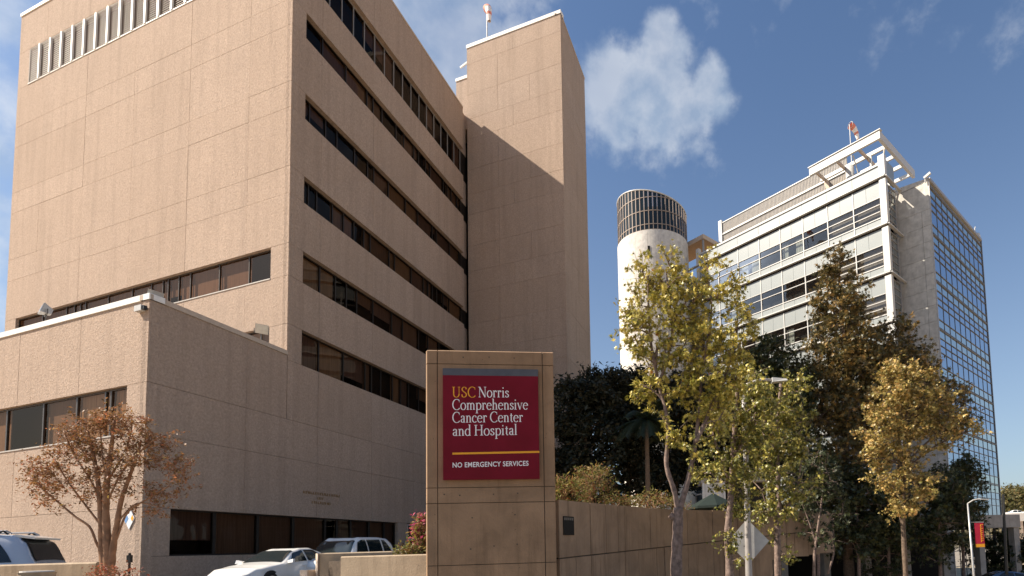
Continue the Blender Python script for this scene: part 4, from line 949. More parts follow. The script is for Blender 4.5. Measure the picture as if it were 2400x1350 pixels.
def car(name, label, spec, pos, heading, paint, rails=False, spoiler=False):
    t = thing(name, label, 'car', pos); h = az(heading); left = Vector((-h.y, h.x, 0)); base = Vector(pos)
    def W(x, y, z): return base+h*x+left*y+Vector((0, 0, z))
    x0, x1 = spec['top'][-1][0], spec['top'][0][0]; N = 84; q = 4
    xs_ = [x0+(x1-x0)*i/N for i in range(N+1)]; rows = []
    for x in xs_:
        zt_, zs_, ws, wr = (lerp_tab(spec[k], x) for k in ('top', 'sh', 'wsh', 'wr')); zs_ = min(zs_, zt_-.015)
        end = max(0, 1-min(abs(x-x0), abs(x-x1))/.3); zb_ = .20+.1*end
        pts = [(ws-.06-.05*end, zb_), (ws+.025, zb_+.16), (ws+.035, (zb_+zs_)/2+.04), (ws, zs_), (wr, zt_-.04), (wr*.55, zt_-.008), (0, zt_)]
        rows.append([tuple(p_) for p_ in [*spl(pts[:4], q), *spl(pts[3:], q)[1:]]])
    M = len(rows[0]); body_b = MB()
    def surf(x, v):                                    # v in cross-section index units
        f = max(0, min(N-1e-6, (x-x0)/(x1-x0)*N)); i = int(f); tx = f-i; j = min(M-2, int(v)); tv = v-j
        A_ = [rows[i][j][k]*(1-tv)+rows[i][j+1][k]*tv for k in (0, 1)]; B_ = [rows[i+1][j][k]*(1-tv)+rows[i+1][j+1][k]*tv for k in (0, 1)]
        return A_[0]*(1-tx)+B_[0]*tx, A_[1]*(1-tx)+B_[1]*tx
    for i in range(N):
        for j in range(M-1):
            for s in (1, -1):
                c = [rows[i][j], rows[i+1][j], rows[i+1][j+1], rows[i][j+1]]; xx = [xs_[i], xs_[i+1], xs_[i+1], xs_[i]]
                body_b.add([W(xx[n_], c[n_][0]*s, c[n_][1]) for n_ in range(4)], ((0, 1, 2, 3) if s < 0 else (3, 2, 1, 0),))
    def patch(nm, fx, v0, v1, sides, off, nx_=14, nv=10):
        for s in sides:
            b = MB()
            for iv in range(nv+1):
                tv = iv/nv; v = v0+(v1-v0)*tv; xa, xb = fx(tv)
                for ix in range(nx_+1):
                    x = xa+(xb-xa)*ix/nx_; y, z = surf(x, v); b.v.append(tuple(W(x+(off if nm == 'windshield' else 0)*.6-(off if nm == 'rear_window' else 0)*.6, (y+(off if nm == 'side_window' else 0))*s, z+(off*.4 if nm == 'side_window' else off))))
            k = nx_+1; b.f = [(iv*k+ix, iv*k+ix+1, (iv+1)*k+ix+1, (iv+1)*k+ix)[::s] for iv in range(nv) for ix in range(nx_)]
            b.build(nm, 'car_glass', t, True)
    ns_ = len(spec['side'])
    for n_, (a, b) in enumerate(spec['side']):
        fa = .40 if n_ == 0 else .0; fb_ = .40 if n_ == ns_-1 else 0.
        patch('side_window', lambda tv, a=a, b=b, fa=fa, fb_=fb_: (b+fb_*tv**1.4, a-fa*tv), 3*q+.35, 4*q-.35, (1, -1), .012)
    for nm, (a, b) in (('windshield', spec['wind']), ('rear_window', spec['rear'])):
        patch(nm, lambda tv, a=a, b=b: (a, b), 4*q+.3, M-1.0001, (1, -1), .012)
    def weld(b):
        seen, mp, nv = {}, [], []
        for v in b.v:
            kx = tuple(round(c, 4) for c in v)
            if kx not in seen: seen[kx] = len(nv); nv.append(v)
            mp.append(seen[kx])
        b.v = nv; b.f = [f2 for f2 in (tuple(dict.fromkeys(mp[i] for i in f)) for f in b.f) if len(f2) > 2]; return b
    weld(body_b).build('body', paint, t, True)
    # end caps and underside
    for i in (0, N):
        ring = [W(xs_[i], p_[0], p_[1]) for p_ in rows[i]]+[W(xs_[i], -p_[0], p_[1]) for p_ in rows[i][::-1]]
        MB().add(ring, (tuple(range(len(ring))),)).build('bumper', paint, t)
    MB().hexa([W(x0+.2, -.7, .18), W(x1-.2, -.7, .18), W(x1-.2, .7, .18), W(x0+.2, .7, .18), W(x0+.2, -.7, .5), W(x1-.2, -.7, .5), W(x1-.2, .7, .5), W(x0+.2, .7, .5)]).build('underbody', 'car_trim', t)
    rr = spec['wr_r']
    for wx in spec['wheels']:
        wy = lerp_tab(spec['wsh'], wx)
        for s in (1, -1):
            arch_ = MB().tube([W(wx, s*(wy-.25), rr), W(wx, s*(wy+.045), rr)], rr+.055, 24); arch_.build('wheel_arch', 'car_trim', t)
            wh = MB().tube([W(wx, s*(wy-.16), rr), W(wx, s*(wy+.035), rr), W(wx, s*(wy+.06), rr)], [rr, rr, rr*.93], 24).build('tyre', 'tyre_rubber', t)
            rim = MB().tube([W(wx, s*(wy+.03), rr), W(wx, s*(wy+.064), rr)], rr*.64, 20)
            rim.build('rim', 'rim_metal', wh)
            sp_ = MB()
            for a in range(5):
                an_ = 2*math.pi*a/5; c_ = Vector((math.cos(an_), math.sin(an_)))
                sp_.tube([W(wx+c_.x*.13, s*(wy+.066), rr+c_.y*.13), W(wx+c_.x*.13, s*(wy+.069), rr+c_.y*.13)], .035, 8)
            sp_.build('rim_hole', 'car_trim', wh)
    # lamps, mirrors, handles, trim lines
    for s in (1, -1):
        xl = x1-.18; wy = lerp_tab(spec['wsh'], xl); zl_ = lerp_tab(spec['sh'], xl)
        lam = MB().hexa([W(xl+.10, s*(wy-.40), zl_-.16), W(xl-.34, s*(wy+.045), zl_-.13), W(xl-.40, s*(wy-.0), zl_-.12), W(xl-.0, s*(wy-.42), zl_-.15), W(xl+.06, s*(wy-.38), zl_-.01), W(xl-.36, s*(wy+.04), zl_+.045), W(xl-.44, s*(wy-.0), zl_+.05), W(xl-.05, s*(wy-.40), zl_)])
        hl = lam.build('headlight', 'lamp_clear', t)
        MB().hexa([W(xl-.27, s*(wy+.035), zl_-.125), W(xl-.36, s*(wy+.06), zl_-.12), W(xl-.38, s*(wy+.02), zl_-.12), W(xl-.3, s*(wy-.0), zl_-.12), W(xl-.29, s*(wy+.035), zl_+.03), W(xl-.38, s*(wy+.055), zl_+.04), W(xl-.4, s*(wy+.02), zl_+.04), W(xl-.32, s*(wy-.0), zl_+.03)]).build('turn_signal', 'lamp_amber', hl)
        xr = x0+.10; wy = lerp_tab(spec['wsh'], xr)
        MB().hexa([W(xr-.05, s*(wy-.14), .72), W(xr+.22, s*(wy+.07), .72), W(xr+.22, s*wy, .72), W(xr, s*(wy-.2), .72), W(xr-.03, s*(wy-.12), .98), W(xr+.2, s*(wy+.06), .98), W(xr+.2, s*wy, .98), W(xr+.02, s*(wy-.2), .98)]).build('tail_light', 'lamp_red', t)
        ax_, _ = spec['side'][0]; wy = lerp_tab(spec['wsh'], ax_); zs_ = lerp_tab(spec['sh'], ax_)
        MB().hexa([W(ax_-.05, s*(wy+.0), zs_+.02), W(ax_+.06, s*(wy+.0), zs_+.02), W(ax_+.10, s*(wy+.2), zs_+.03), W(ax_-.03, s*(wy+.2), zs_+.03), W(ax_-.05, s*(wy-.03), zs_+.10), W(ax_+.04, s*(wy-.03), zs_+.10), W(ax_+.06, s*(wy+.19), zs_+.15), W(ax_-.03, s*(wy+.19), zs_+.15)]).build('mirror', paint, t)
        for (_, b) in spec['side'][:2]:
            wy = lerp_tab(spec['wsh'], b+.12); zs_ = lerp_tab(spec['sh'], b+.12)-.12
            MB().beam(W(b+.26, s*(wy+.04), zs_), W(b+.08, s*(wy+.04), zs_), .035, .035).build('door_handle', paint, t)
            ds_ = MB()
            for k in range(5):
                z_a, z_b = .36+(zs_-.30)*k/5, .36+(zs_-.30)*(k+1)/5
                ds_.beam(W(b-.03, s*(wy+.028), z_a), W(b-.03, s*(wy+.028), z_b), .012, .012, h)
            ds_.build('door_seam', 'car_trim', t)
        MB().beam(W(1.0, s*(lerp_tab(spec['wsh'], 1.0)+.04), .50), W(-.9, s*(lerp_tab(spec['wsh'], -.9)+.04), .53), .02, .045).build('side_moulding', paint, t)
    MB().hexa([W(x1-.01, -.26, .48), W(x1-.01, .26, .48), W(x1+.02, .26, .48), W(x1+.02, -.26, .48), W(x1-.05, -.24, .56), W(x1-.05, .24, .56), W(x1+.01, .24, .56), W(x1+.01, -.24, .56)]).build('grille', 'car_trim', t)
    if rails:
        for s in (1, -1):
            MB().tube([W(.0, s*.60, 1.80), W(-.1, s*.60, 1.86), W(-1.75, s*.60, 1.87), W(-1.85, s*.60, 1.80)], .02, 8).build('roof_rail', 'galvanised', t)
            for xx in (-.35, -1.05, -1.7): MB().tube([W(xx-.09, s*.62, 1.79), W(xx, s*.62, 1.87), W(xx+.09, s*.62, 1.79)], .022, 6).build('rail_foot', 'black_metal', t)
    if spoiler:
        MB().hexa([W(-2.24, -.60, 1.67), W(-1.9, -.62, 1.73), W(-1.9, .62, 1.73), W(-2.24, .60, 1.67), W(-2.27, -.60, 1.71), W(-1.9, -.62, 1.79), W(-1.9, .62, 1.79), W(-2.27, .60, 1.71)]).build('spoiler', paint, t)
    return t
LOT = .54
car('sedan', 'white sedan parked facing the camera before the dark ground floor windows', SEDAN, (-12.8, 20.4, LOT), 186, 'paint_white_car')
car('sport_utility', 'white sport utility half hidden behind the planter walls', SUV, (-11.75, 22.9, LOT), 186, 'paint_white_car')
car('estate_car', 'silver sport utility with roof rails at the left edge behind the parapet', SUV, (-16.5, 13.1, LOT), 245, 'paint_silver_car', True, True)

# ------------------------------------------------------------------ vegetation
def bez(a, b, sag=.0, n=5, wob=.0, r=random):
    a, b = Vector(a), Vector(b); o = []; m_ = (a+b)/2+Vector((r.uniform(-1, 1), r.uniform(-1, 1), 0))*wob+Vector((0, 0, -sag))
    for i in range(n+1):
        t = i/n; o.append(a*(1-t)**2+m_*2*t*(1-t)+b*t*t)
    return o
def tree(name, label, limbs, lobes, leaf, lsize, tmpl='oval', bark='bark_grey', per=14, spread=.28, cat='tree', group=None, seed=1, twig=.014, up=.4, droop=.3, shell=.55, crown='crown', tn=8):
    """limbs: [(points, r0, r1)]; lobes: [(centre, (rx, ry, rz), clusters)]"""
    r = random.Random(seed); base = Vector(limbs[0][0][0])
    t = thing(name, label, cat, tuple(base), group); tb_ = MB(); nodes = []
    for pts, r0, r1 in limbs:
        P_ = [Vector(p) for p in pts]; S = [Vector((*[c for c in q],)) for q in spl3(P_, 5)]
        n = len(S); tb_.tube(S, [(r0+(r1-r0)*i/(n-1))*(1+.07*math.sin(i*2.1+seed)) for i in range(n)], tn); nodes += S[n//3:] if r0 > .05 else S
    pos = []
    for c, rad, ncl in lobes:
        c = Vector(c)
        for _ in range(ncl):
            while True:
                v = Vector((r.uniform(-1, 1), r.uniform(-1, 1), r.uniform(-1, 1)))
                if v.length < 1 and (v.length > shell or r.random() < .45): break
            p = c+Vector((v.x*rad[0], v.y*rad[1], v.z*rad[2]))
            near = min(nodes, key=lambda q: (q-p).length+max(0, q.z-p.z)*.6)
            br = bez(near, p, -.12*(p-near).length, 4, .15*(p-near).length, r); n = len(br)
            w0 = min(.05, twig*(1+(p-near).length)); tb_.tube(br, [w0+(twig*.35-w0)*i/(n-1) for i in range(n)], 5, False)
            nodes += br[2:]
            k = max(3, int(per*r.uniform(.5, 1.5))); ntw = 3; out = (p-c); out = out.normalized() if out.length > 1e-3 else Vector((0, 0, 1))
            for w in range(ntw):
                d = (out*.7+Vector((r.gauss(0, 1), r.gauss(0, 1), r.gauss(.25, .8)))*.8).normalized(); L_ = spread*r.uniform(.7, 1.7); e = p+d*L_
                tb_.tube([p, p.lerp(e, .5)+Vector((0, 0, .04*L_)), e], [twig*.4, twig*.3, twig*.15], 3, False)
                for i in range(max(1, k//ntw)):
                    f = r.random()**.6; q = p.lerp(e, f); pos.append((q+Vector((r.gauss(0, 1), r.gauss(0, 1), r.gauss(0, 1)))*lsize*.45)[:])
    tb_.build('trunk', bark, t, True)
    V, T = leaves(np.array(pos), lsize, tmpl, droop, up, .5); tri_mesh(crown, V, T, leaf, t)
    return t
def spl3(P_, n):
    if len(P_) == 2: return [P_[0].lerp(P_[1], i/n) for i in range(n+1)]
    o = []; Q = [P_[0]]+P_+[P_[-1]]
    for i in range(1, len(Q)-2):
        p0, p1, p2, p3 = Q[i-1:i+3]
        for k in range(n):
            t = k/n; o.append(.5*((2*p1)+(p2-p0)*t+(2*p0-5*p1+4*p2-p3)*t*t+(-p0+3*p1-3*p2+p3)*t**3))
    o.append(P_[-1]); return o
def W2(pts, Y, jit=0): return [tuple(at(x, y, Y+(i*jit))) for i, (x, y) in enumerate(pts)]
def LB(x, y, Y, rx, rz, n, ry=None):
    """a lobe seen at pixel (x, y) at distance Y with pixel radii"""
    s = Y/F_PX; return (at(x, y, Y), (rx*s, (ry if ry else (rx+rz)/2)*s, rz*s), n)

# three young sweetgums along the sidewalk
def down(px, Y, z): p = at(px, 1345, Y); return (p.x, Y, z)
Y1 = 10.5
tree('sweetgum_tree', 'forked yellow green sweetgum nearest the sign, with a sawn branch stub',
     [([down(1578, Y1, 0), *W2([(1585, 1330), (1588, 1250), (1590, 1190)], Y1)], .118, .092),
      (W2([(1590, 1200), (1580, 1150), (1562, 1090), (1566, 1020), (1560, 960), (1548, 920), (1538, 870), (1540, 810)], Y1), .055, .018),
      (W2([(1590, 1200), (1606, 1150), (1622, 1085), (1632, 1020), (1640, 950), (1644, 880), (1650, 800)], Y1, .03), .062, .018),
      (W2([(1540, 880), (1525, 800), (1520, 720), (1518, 650)], Y1), .035, .012), (W2([(1546, 900), (1575, 790), (1568, 700), (1562, 640)], Y1, .05), .035, .012),
      (W2([(1648, 860), (1665, 760), (1668, 700)], Y1), .035, .012), (W2([(1630, 1040), (1665, 960), (1700, 880), (1725, 800), (1728, 720)], Y1, .06), .045, .012),
      (W2([(1590, 1220), (1578, 1212), (1570, 1206)], Y1), .07, .06), (W2([(1556, 940), (1530, 915), (1500, 900)], Y1), .022, .01)],
     [LB(1518, 640, Y1, 22, 42, 10), LB(1562, 640, Y1, 30, 48, 15), LB(1492, 770, Y1, 30, 45, 13), LB(1520, 730, Y1, 24, 40, 8), LB(1570, 730, Y1, 34, 40, 12), LB(1612, 730, Y1, 24, 40, 9), LB(1662, 690, Y1, 30, 48, 14),
      LB(1655, 610, Y1, 9, 14, 2), LB(1722, 690, Y1, 14, 36, 6), LB(1748, 735, Y1, 20, 16, 4), LB(1508, 850, Y1, 26, 32, 7), LB(1548, 830, Y1, 26, 30, 7), LB(1605, 820, Y1, 34, 40, 12), LB(1660, 790, Y1, 34, 40, 13),
      LB(1722, 800, Y1, 40, 40, 14), LB(1497, 930, Y1, 14, 16, 3), LB(1535, 905, Y1, 22, 18, 4), LB(1590, 900, Y1, 24, 24, 5), LB(1650, 890, Y1, 40, 36, 12), LB(1705, 890, Y1, 46, 44, 15), LB(1575, 1030, Y1, 14, 30, 3), LB(1615, 1060, Y1, 18, 20, 3), LB(1680, 960, Y1, 40, 34, 10), LB(1550, 970, Y1, 12, 14, 2)],
     'leaf_gum', .083, 'star', per=52, spread=.24, droop=.6, up=.25, group='street trees along the retaining wall', seed=3)
Y2 = 12.2
tree('sweetgum_tree', 'slim sweetgum with leafy trunk behind the lamp post',
     [([down(1706, Y2, 0), *W2([(1710, 1335), (1706, 1250), (1712, 1180), (1716, 1100), (1722, 1000), (1730, 900)], Y2)], .10, .04),
      (W2([(1714, 1140), (1690, 1080), (1670, 1010)], Y2), .04, .012), (W2([(1718, 1080), (1750, 1010), (1780, 950)], Y2), .04, .012)],
     [LB(1690, 1000, Y2, 55, 50, 20), LB(1740, 960, Y2, 60, 55, 24), LB(1690, 1090, Y2, 48, 48, 18), LB(1745, 1080, Y2, 40, 50, 14), LB(1790, 1000, Y2, 40, 60, 16), LB(1715, 1150, Y2, 32, 30, 8), LB(1712, 1215, Y2, 14, 40, 5), LB(1706, 1310, Y2, 12, 25, 3), LB(1760, 900, Y2, 45, 40, 12)],
     'leaf_gum_green', .08, 'star', per=60, spread=.28, droop=.6, up=.25, group='street trees along the retaining wall', seed=5)
Y3 = 13.6
tree('sweetgum_tree', 'sweetgum right of the lamp post with low curved limb',
     [([down(1820, Y3, 0), *W2([(1823, 1340), (1822, 1260), (1826, 1200), (1824, 1120), (1822, 1020), (1830, 900)], Y3)], .09, .038),
      (W2([(1826, 1215), (1850, 1180), (1870, 1130), (1880, 1060)], Y3), .05, .015), (W2([(1826, 1225), (1800, 1190), (1785, 1150)], Y3), .03, .012)],
     [LB(1810, 950, Y3, 60, 60, 26), LB(1850, 920, Y3, 40, 50, 14), LB(1820, 1040, Y3, 60, 60, 26), LB(1868, 1020, Y3, 35, 60, 16), LB(1790, 1110, Y3, 40, 40, 12), LB(1868, 1110, Y3, 34, 50, 14), LB(1845, 1185, Y3, 40, 24, 9), LB(1785, 1195, Y3, 28, 22, 6), LB(1823, 1300, Y3, 12, 35, 4), LB(1840, 1140, Y3, 40, 30, 8)],
     'leaf_gum_green', .08, 'star', per=60, spread=.28, droop=.6, up=.25, group='street trees along the retaining wall', seed=8)

# crape myrtle at the left
YC = 10.5
def cst(*pts): return W2(pts, YC)
cl = [([down(246, YC, .1), *cst((246, 1345), (240, 1290), (238, 1230), (232, 1150), (222, 1080), (205, 1010))], .085, .02), ([down(252, YC, .1), *cst((253, 1345), (252, 1280), (248, 1200), (252, 1120), (262, 1040), (268, 985))], .095, .02),
      ([down(258, YC, .1), *cst((260, 1345), (264, 1290), (274, 1230), (285, 1170), (310, 1100), (330, 1040))], .075, .018), (cst((240, 1300), (225, 1270), (210, 1235), (178, 1212), (140, 1180), (105, 1150), (80, 1120)), 0.0242, .012),
      (cst((264, 1290), (278, 1250), (300, 1200), (345, 1170), (395, 1140)), 0.0218, .012), (cst((236, 1230), (205, 1190), (160, 1130), (130, 1080)), 0.0193, .012), (cst((275, 1225), (320, 1180), (380, 1190)), 0.0136, .01), (cst((250, 1180), (290, 1100), (350, 1040), (385, 1020)), 0.0169, .012),
      (cst((246, 1200), (215, 1130), (170, 1060), (150, 1010)), 0.0169, .012), (cst((252, 1140), (240, 1070), (235, 1000)), 0.0145, .01), (cst((258, 1120), (300, 1040), (310, 985)), 0.0145, .01)]
tree('crape_myrtle_tree', 'spreading crape myrtle with rust coloured leaves before the wing', cl,
     [LB(92, 1130, YC, 30, 22, 15), LB(130, 1095, YC, 34, 20, 17), LB(150, 1040, YC, 30, 22, 17), LB(205, 1005, YC, 40, 24, 21), LB(262, 985, YC, 40, 22, 21), LB(310, 1010, YC, 36, 26, 20), LB(362, 1030, YC, 32, 24, 17), LB(412, 1100, YC, 24, 22, 11), LB(385, 1075, YC, 34, 22, 14), LB(375, 1150, YC, 34, 14, 10),
      LB(190, 1060, YC, 46, 24, 20), LB(255, 1060, YC, 50, 26, 23), LB(325, 1085, YC, 46, 24, 18), LB(170, 1125, YC, 46, 20, 14), LB(350, 1190, YC, 40, 12, 9), LB(235, 1125, YC, 50, 22, 15), LB(295, 1140, YC, 40, 20, 10), LB(110, 1165, YC, 36, 14, 9), LB(205, 1170, YC, 36, 14, 6), LB(80, 1090, YC, 14, 14, 4), LB(432, 1130, YC, 14, 12, 4)],
     'leaf_crape', .048, 'oval', 'bark_smooth', per=46, spread=.20, seed=11, twig=.006, shell=.2)

# dark trees in the hospital's shade and the sunlit ones beside them
def dtree(label, px, Y, pz, lobes, leaf, ls, seed, per=26, sp=.55, group='trees in front of the pale building', bark='bark_dark', tmpl='star'):
    b = at(px[0], 1345, Y); limb = [([(b.x, Y, gz(b.x, Y)-.2), *W2(px[1], Y)], pz, pz*.3)]
    for c, rad, n in lobes:
        c = Vector(c); nb = min(limb[0][0], key=lambda p: (Vector(p)-c).length+max(0, p[2]-c.z)*2); limb.append(([nb, tuple(Vector(nb).lerp(c, .5)+Vector((0, 0, .2))), tuple(c)], pz*.35, .03))
    return tree('shade_tree', label, limb, [(c, r_2, int(n*1.5)) for c, r_2, n in lobes], leaf, ls, tmpl, bark, per=int(per*1.7), spread=sp, group=group, seed=seed, twig=.02)
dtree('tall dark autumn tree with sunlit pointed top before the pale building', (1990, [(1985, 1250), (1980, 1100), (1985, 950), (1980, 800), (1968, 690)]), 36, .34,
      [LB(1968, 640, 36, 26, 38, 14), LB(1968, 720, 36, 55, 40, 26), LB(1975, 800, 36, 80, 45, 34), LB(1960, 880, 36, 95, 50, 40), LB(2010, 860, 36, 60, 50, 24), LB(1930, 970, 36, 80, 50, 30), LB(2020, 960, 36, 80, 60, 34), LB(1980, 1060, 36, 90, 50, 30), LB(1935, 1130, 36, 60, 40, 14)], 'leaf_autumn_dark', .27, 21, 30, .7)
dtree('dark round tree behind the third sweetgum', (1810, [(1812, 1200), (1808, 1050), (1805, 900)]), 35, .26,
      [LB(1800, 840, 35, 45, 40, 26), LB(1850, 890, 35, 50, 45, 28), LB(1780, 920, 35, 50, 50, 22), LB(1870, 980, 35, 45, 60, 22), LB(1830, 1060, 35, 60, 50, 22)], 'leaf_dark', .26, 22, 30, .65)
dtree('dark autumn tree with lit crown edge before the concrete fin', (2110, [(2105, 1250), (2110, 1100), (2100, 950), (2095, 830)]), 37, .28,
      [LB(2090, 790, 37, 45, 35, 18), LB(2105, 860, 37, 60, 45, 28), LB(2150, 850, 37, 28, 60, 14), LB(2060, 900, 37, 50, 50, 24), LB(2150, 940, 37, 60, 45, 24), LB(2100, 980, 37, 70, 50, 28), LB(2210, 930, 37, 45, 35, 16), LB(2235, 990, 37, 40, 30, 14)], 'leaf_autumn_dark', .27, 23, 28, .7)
GY = 23.5
dtree('sunlit golden tree in front of the dark trees at right', (2122, [(2118, 1260), (2116, 1180), (2122, 1100), (2116, 1000), (2108, 920)]), GY, .11,
      [LB(2110, 895, GY, 34, 36, 15), LB(2072, 945, GY, 32, 36, 13), LB(2142, 945, GY, 36, 32, 14), LB(2052, 1010, GY, 30, 34, 11), LB(2105, 1015, GY, 42, 34, 17), LB(2170, 1000, GY, 36, 26, 11), LB(2226, 985, GY, 38, 16, 9), LB(2266, 1012, GY, 20, 12, 4), LB(2092, 1080, GY, 40, 28, 12), LB(2150, 1085, GY, 32, 28, 9),
       LB(2048, 1075, GY, 18, 16, 4), LB(2128, 1145, GY, 32, 22, 8), LB(2168, 1130, GY, 22, 18, 5), LB(2192, 935, GY, 24, 18, 6), LB(2150, 1185, GY, 16, 14, 3), LB(2230, 1040, GY, 18, 14, 3), LB(2145, 880, GY, 16, 16, 4), LB(2095, 855, GY, 16, 20, 4), LB(2175, 900, GY, 22, 18, 5), LB(2205, 960, GY, 22, 16, 4), LB(2070, 1120, GY, 22, 18, 5), LB(2105, 1200, GY, 22, 16, 4)], 'leaf_orange', .13, 24, 36, .42)
tree('young_tree', 'slim dark young tree before the right end of the retaining wall', [([down(1905, 15.0, 0), *W2([(1908, 1320), (1915, 1250), (1925, 1180), (1930, 1110)], 15.0)], .05, .015), (W2([(1912, 1270), (1895, 1220), (1880, 1180)], 15.0), .025, .01), (W2([(1940, 1345), (1955, 1290), (1950, 1220)], 15.1), .03, .012)],
     [LB(1885, 1160, 15, 30, 34, 12), LB(1930, 1120, 15, 32, 40, 15), LB(1955, 1190, 15.1, 28, 36, 12), LB(1900, 1230, 15, 22, 22, 6), LB(1945, 1255, 15.1, 22, 20, 6), LB(1905, 1080, 15, 24, 26, 8)], 'leaf_dark', .13, 'star', 'bark_grey', per=20, spread=.25, seed=77)
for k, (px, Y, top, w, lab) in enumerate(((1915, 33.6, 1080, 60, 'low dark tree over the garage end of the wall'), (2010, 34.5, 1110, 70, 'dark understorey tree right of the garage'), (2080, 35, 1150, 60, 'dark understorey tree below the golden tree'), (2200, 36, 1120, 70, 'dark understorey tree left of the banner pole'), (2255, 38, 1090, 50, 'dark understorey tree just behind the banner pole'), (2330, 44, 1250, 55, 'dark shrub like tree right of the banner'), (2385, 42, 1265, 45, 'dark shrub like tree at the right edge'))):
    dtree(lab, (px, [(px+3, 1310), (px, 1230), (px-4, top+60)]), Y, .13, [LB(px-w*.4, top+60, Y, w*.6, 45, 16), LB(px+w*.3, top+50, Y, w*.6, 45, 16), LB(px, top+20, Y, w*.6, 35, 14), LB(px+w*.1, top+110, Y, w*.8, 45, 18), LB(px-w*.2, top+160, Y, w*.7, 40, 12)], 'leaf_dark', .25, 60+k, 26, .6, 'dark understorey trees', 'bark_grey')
# dark ficus behind the wall, in the shade of the stair tower
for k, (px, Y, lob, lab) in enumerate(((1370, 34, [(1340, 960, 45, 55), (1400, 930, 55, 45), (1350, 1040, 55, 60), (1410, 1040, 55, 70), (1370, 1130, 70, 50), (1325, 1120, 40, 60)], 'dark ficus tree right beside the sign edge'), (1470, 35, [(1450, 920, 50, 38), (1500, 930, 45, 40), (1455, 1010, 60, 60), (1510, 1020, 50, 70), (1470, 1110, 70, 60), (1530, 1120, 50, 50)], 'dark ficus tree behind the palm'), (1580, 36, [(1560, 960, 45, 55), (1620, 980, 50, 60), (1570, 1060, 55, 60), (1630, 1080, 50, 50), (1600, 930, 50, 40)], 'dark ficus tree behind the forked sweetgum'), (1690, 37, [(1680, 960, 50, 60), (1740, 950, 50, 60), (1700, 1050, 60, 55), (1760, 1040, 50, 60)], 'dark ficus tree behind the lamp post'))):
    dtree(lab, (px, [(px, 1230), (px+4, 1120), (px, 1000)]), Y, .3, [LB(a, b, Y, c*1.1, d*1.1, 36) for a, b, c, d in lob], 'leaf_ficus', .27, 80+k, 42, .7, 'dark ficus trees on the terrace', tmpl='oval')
# palm
YP = 32.0; pb = at(1519, 1190, YP); ptop = at(1515, 985, YP)
PALM = thing('palm_tree', 'slender palm with green fronds against the dark ficus', 'tree', (pb.x, YP, 1.5))
tp_ = [Vector((pb.x, YP, 1.8)).lerp(ptop, i/14) for i in range(15)]
MB().tube(tp_, [.17-.005*i+(.012 if i % 2 else 0) for i in range(15)], 10).build('trunk', 'palm_bark', PALM, True)
r_ = random.Random(9); allp, allt = [], []; rib = MB()
for i in range(22):
    a = 2*math.pi*i/22+r_.uniform(-.1, .1); el = r_.uniform(.1, 1.1); L = r_.uniform(2.1, 2.7); d = Vector((math.cos(a)*math.cos(el), math.sin(a)*math.cos(el), math.sin(el))); p = ptop.copy(); path = [p.copy()]
    for k in range(9): d = (d+Vector((0, 0, -.17))).normalized(); p = p+d*L/9; path.append(p.copy())
    rib.tube(path, [.022-.002*k for k in range(10)], 5, False)
    for k in range(1, 10):
        dd = (path[k]-path[k-1]).normalized(); sd_ = dd.cross(Vector((0, 0, 1))).normalized()
        for s in (1, -1):
            for m_ in range(4):
                o = path[k-1].lerp(path[k], m_/4); tip = o+(sd_*s*.8+dd*.6+Vector((0, 0, -.35))).normalized()*(.85*(1-.45*abs(k-4.5)/5)); w = dd*.03; n0 = len(allp)
                allp += [o-w, o+w, tip]; allt.append((n0, n0+1, n0+2))
rib.build('frond_rib', 'leaf_palm', PALM); tri_mesh('frond', np.array([v[:] for v in allp]), np.array(allt), 'leaf_palm', PALM)
# shrubs along the wall top and round the sign
def shrub(name, label, c, rad, leaf, n, ls, seed, cat='shrub', group=None, tmpl='blade', per=16, sp=.14, up=.5):
    c = Vector(c); r = random.Random(seed); limbs = []
    for i in range(7):
        a = r.uniform(0, 6.28); q = c+Vector((math.cos(a)*rad[0]*.55, math.sin(a)*rad[1]*.55, rad[2]*r.uniform(.1, .8))); limbs.append(([(c.x+r.uniform(-.08, .08), c.y, c.z-rad[2]-.05), tuple(c.lerp(q, .4)-Vector((0, 0, rad[2]*.3))), tuple(q)], .014, .005))
    return tree(name, label, limbs, [(c, rad, n)], leaf, ls, tmpl, 'bark_smooth', per=per, spread=sp, cat=cat, group=group, seed=seed, twig=.005, up=up, droop=-.25, shell=.2, crown='foliage', tn=5)
def sh(name, label, px, py, Y, rx, rz, leaf, n, ls, seed, **k):
    s = Y/F_PX; return shrub(name, label, at(px, py, Y), (rx*s, rx*s*.8, rz*s), leaf, n, ls, seed, **k)
G_ = 'shrubs on top of the retaining wall'
sh('nandina_shrub', 'yellow green shrub leaning against the sign right edge', 1322, 1155, 11.2, 26, 34, 'leaf_nandina', 60, .085, 201, group=G_)
sh('nandina_shrub', 'tall red tipped shrub with pointed top right of the sign', 1388, 1135, 13.0, 48, 44, 'leaf_nandina', 130, .075, 202, group=G_)
sh('nandina_shrub', 'low red tipped shrub between the two taller wall shrubs', 1445, 1180, 13.6, 34, 16, 'leaf_nandina', 60, .07, 203, group=G_)
sh('nandina_shrub', 'low pale green shrub left of the forked sweetgum trunk', 1530, 1178, 14.0, 50, 20, 'leaf_nandina', 95, .075, 204, group=G_)
sh('nandina_shrub', 'small orange shrub right of the forked sweetgum trunk', 1604, 1192, 14.6, 16, 12, 'leaf_nandina', 22, .07, 205, group=G_)
sh('bougainvillea_shrub', 'pink flowering bougainvillea beside the sign left edge', 990, 1255, 10.9, 12, 38, 'leaf_bougain', 80, .07, 206, tmpl='oval')
sh('planter_shrub', 'low yellow shrub in the planter left of the sign', 962, 1292, 10.7, 24, 8, 'leaf_nandina', 40, .06, 207, tmpl='oval')
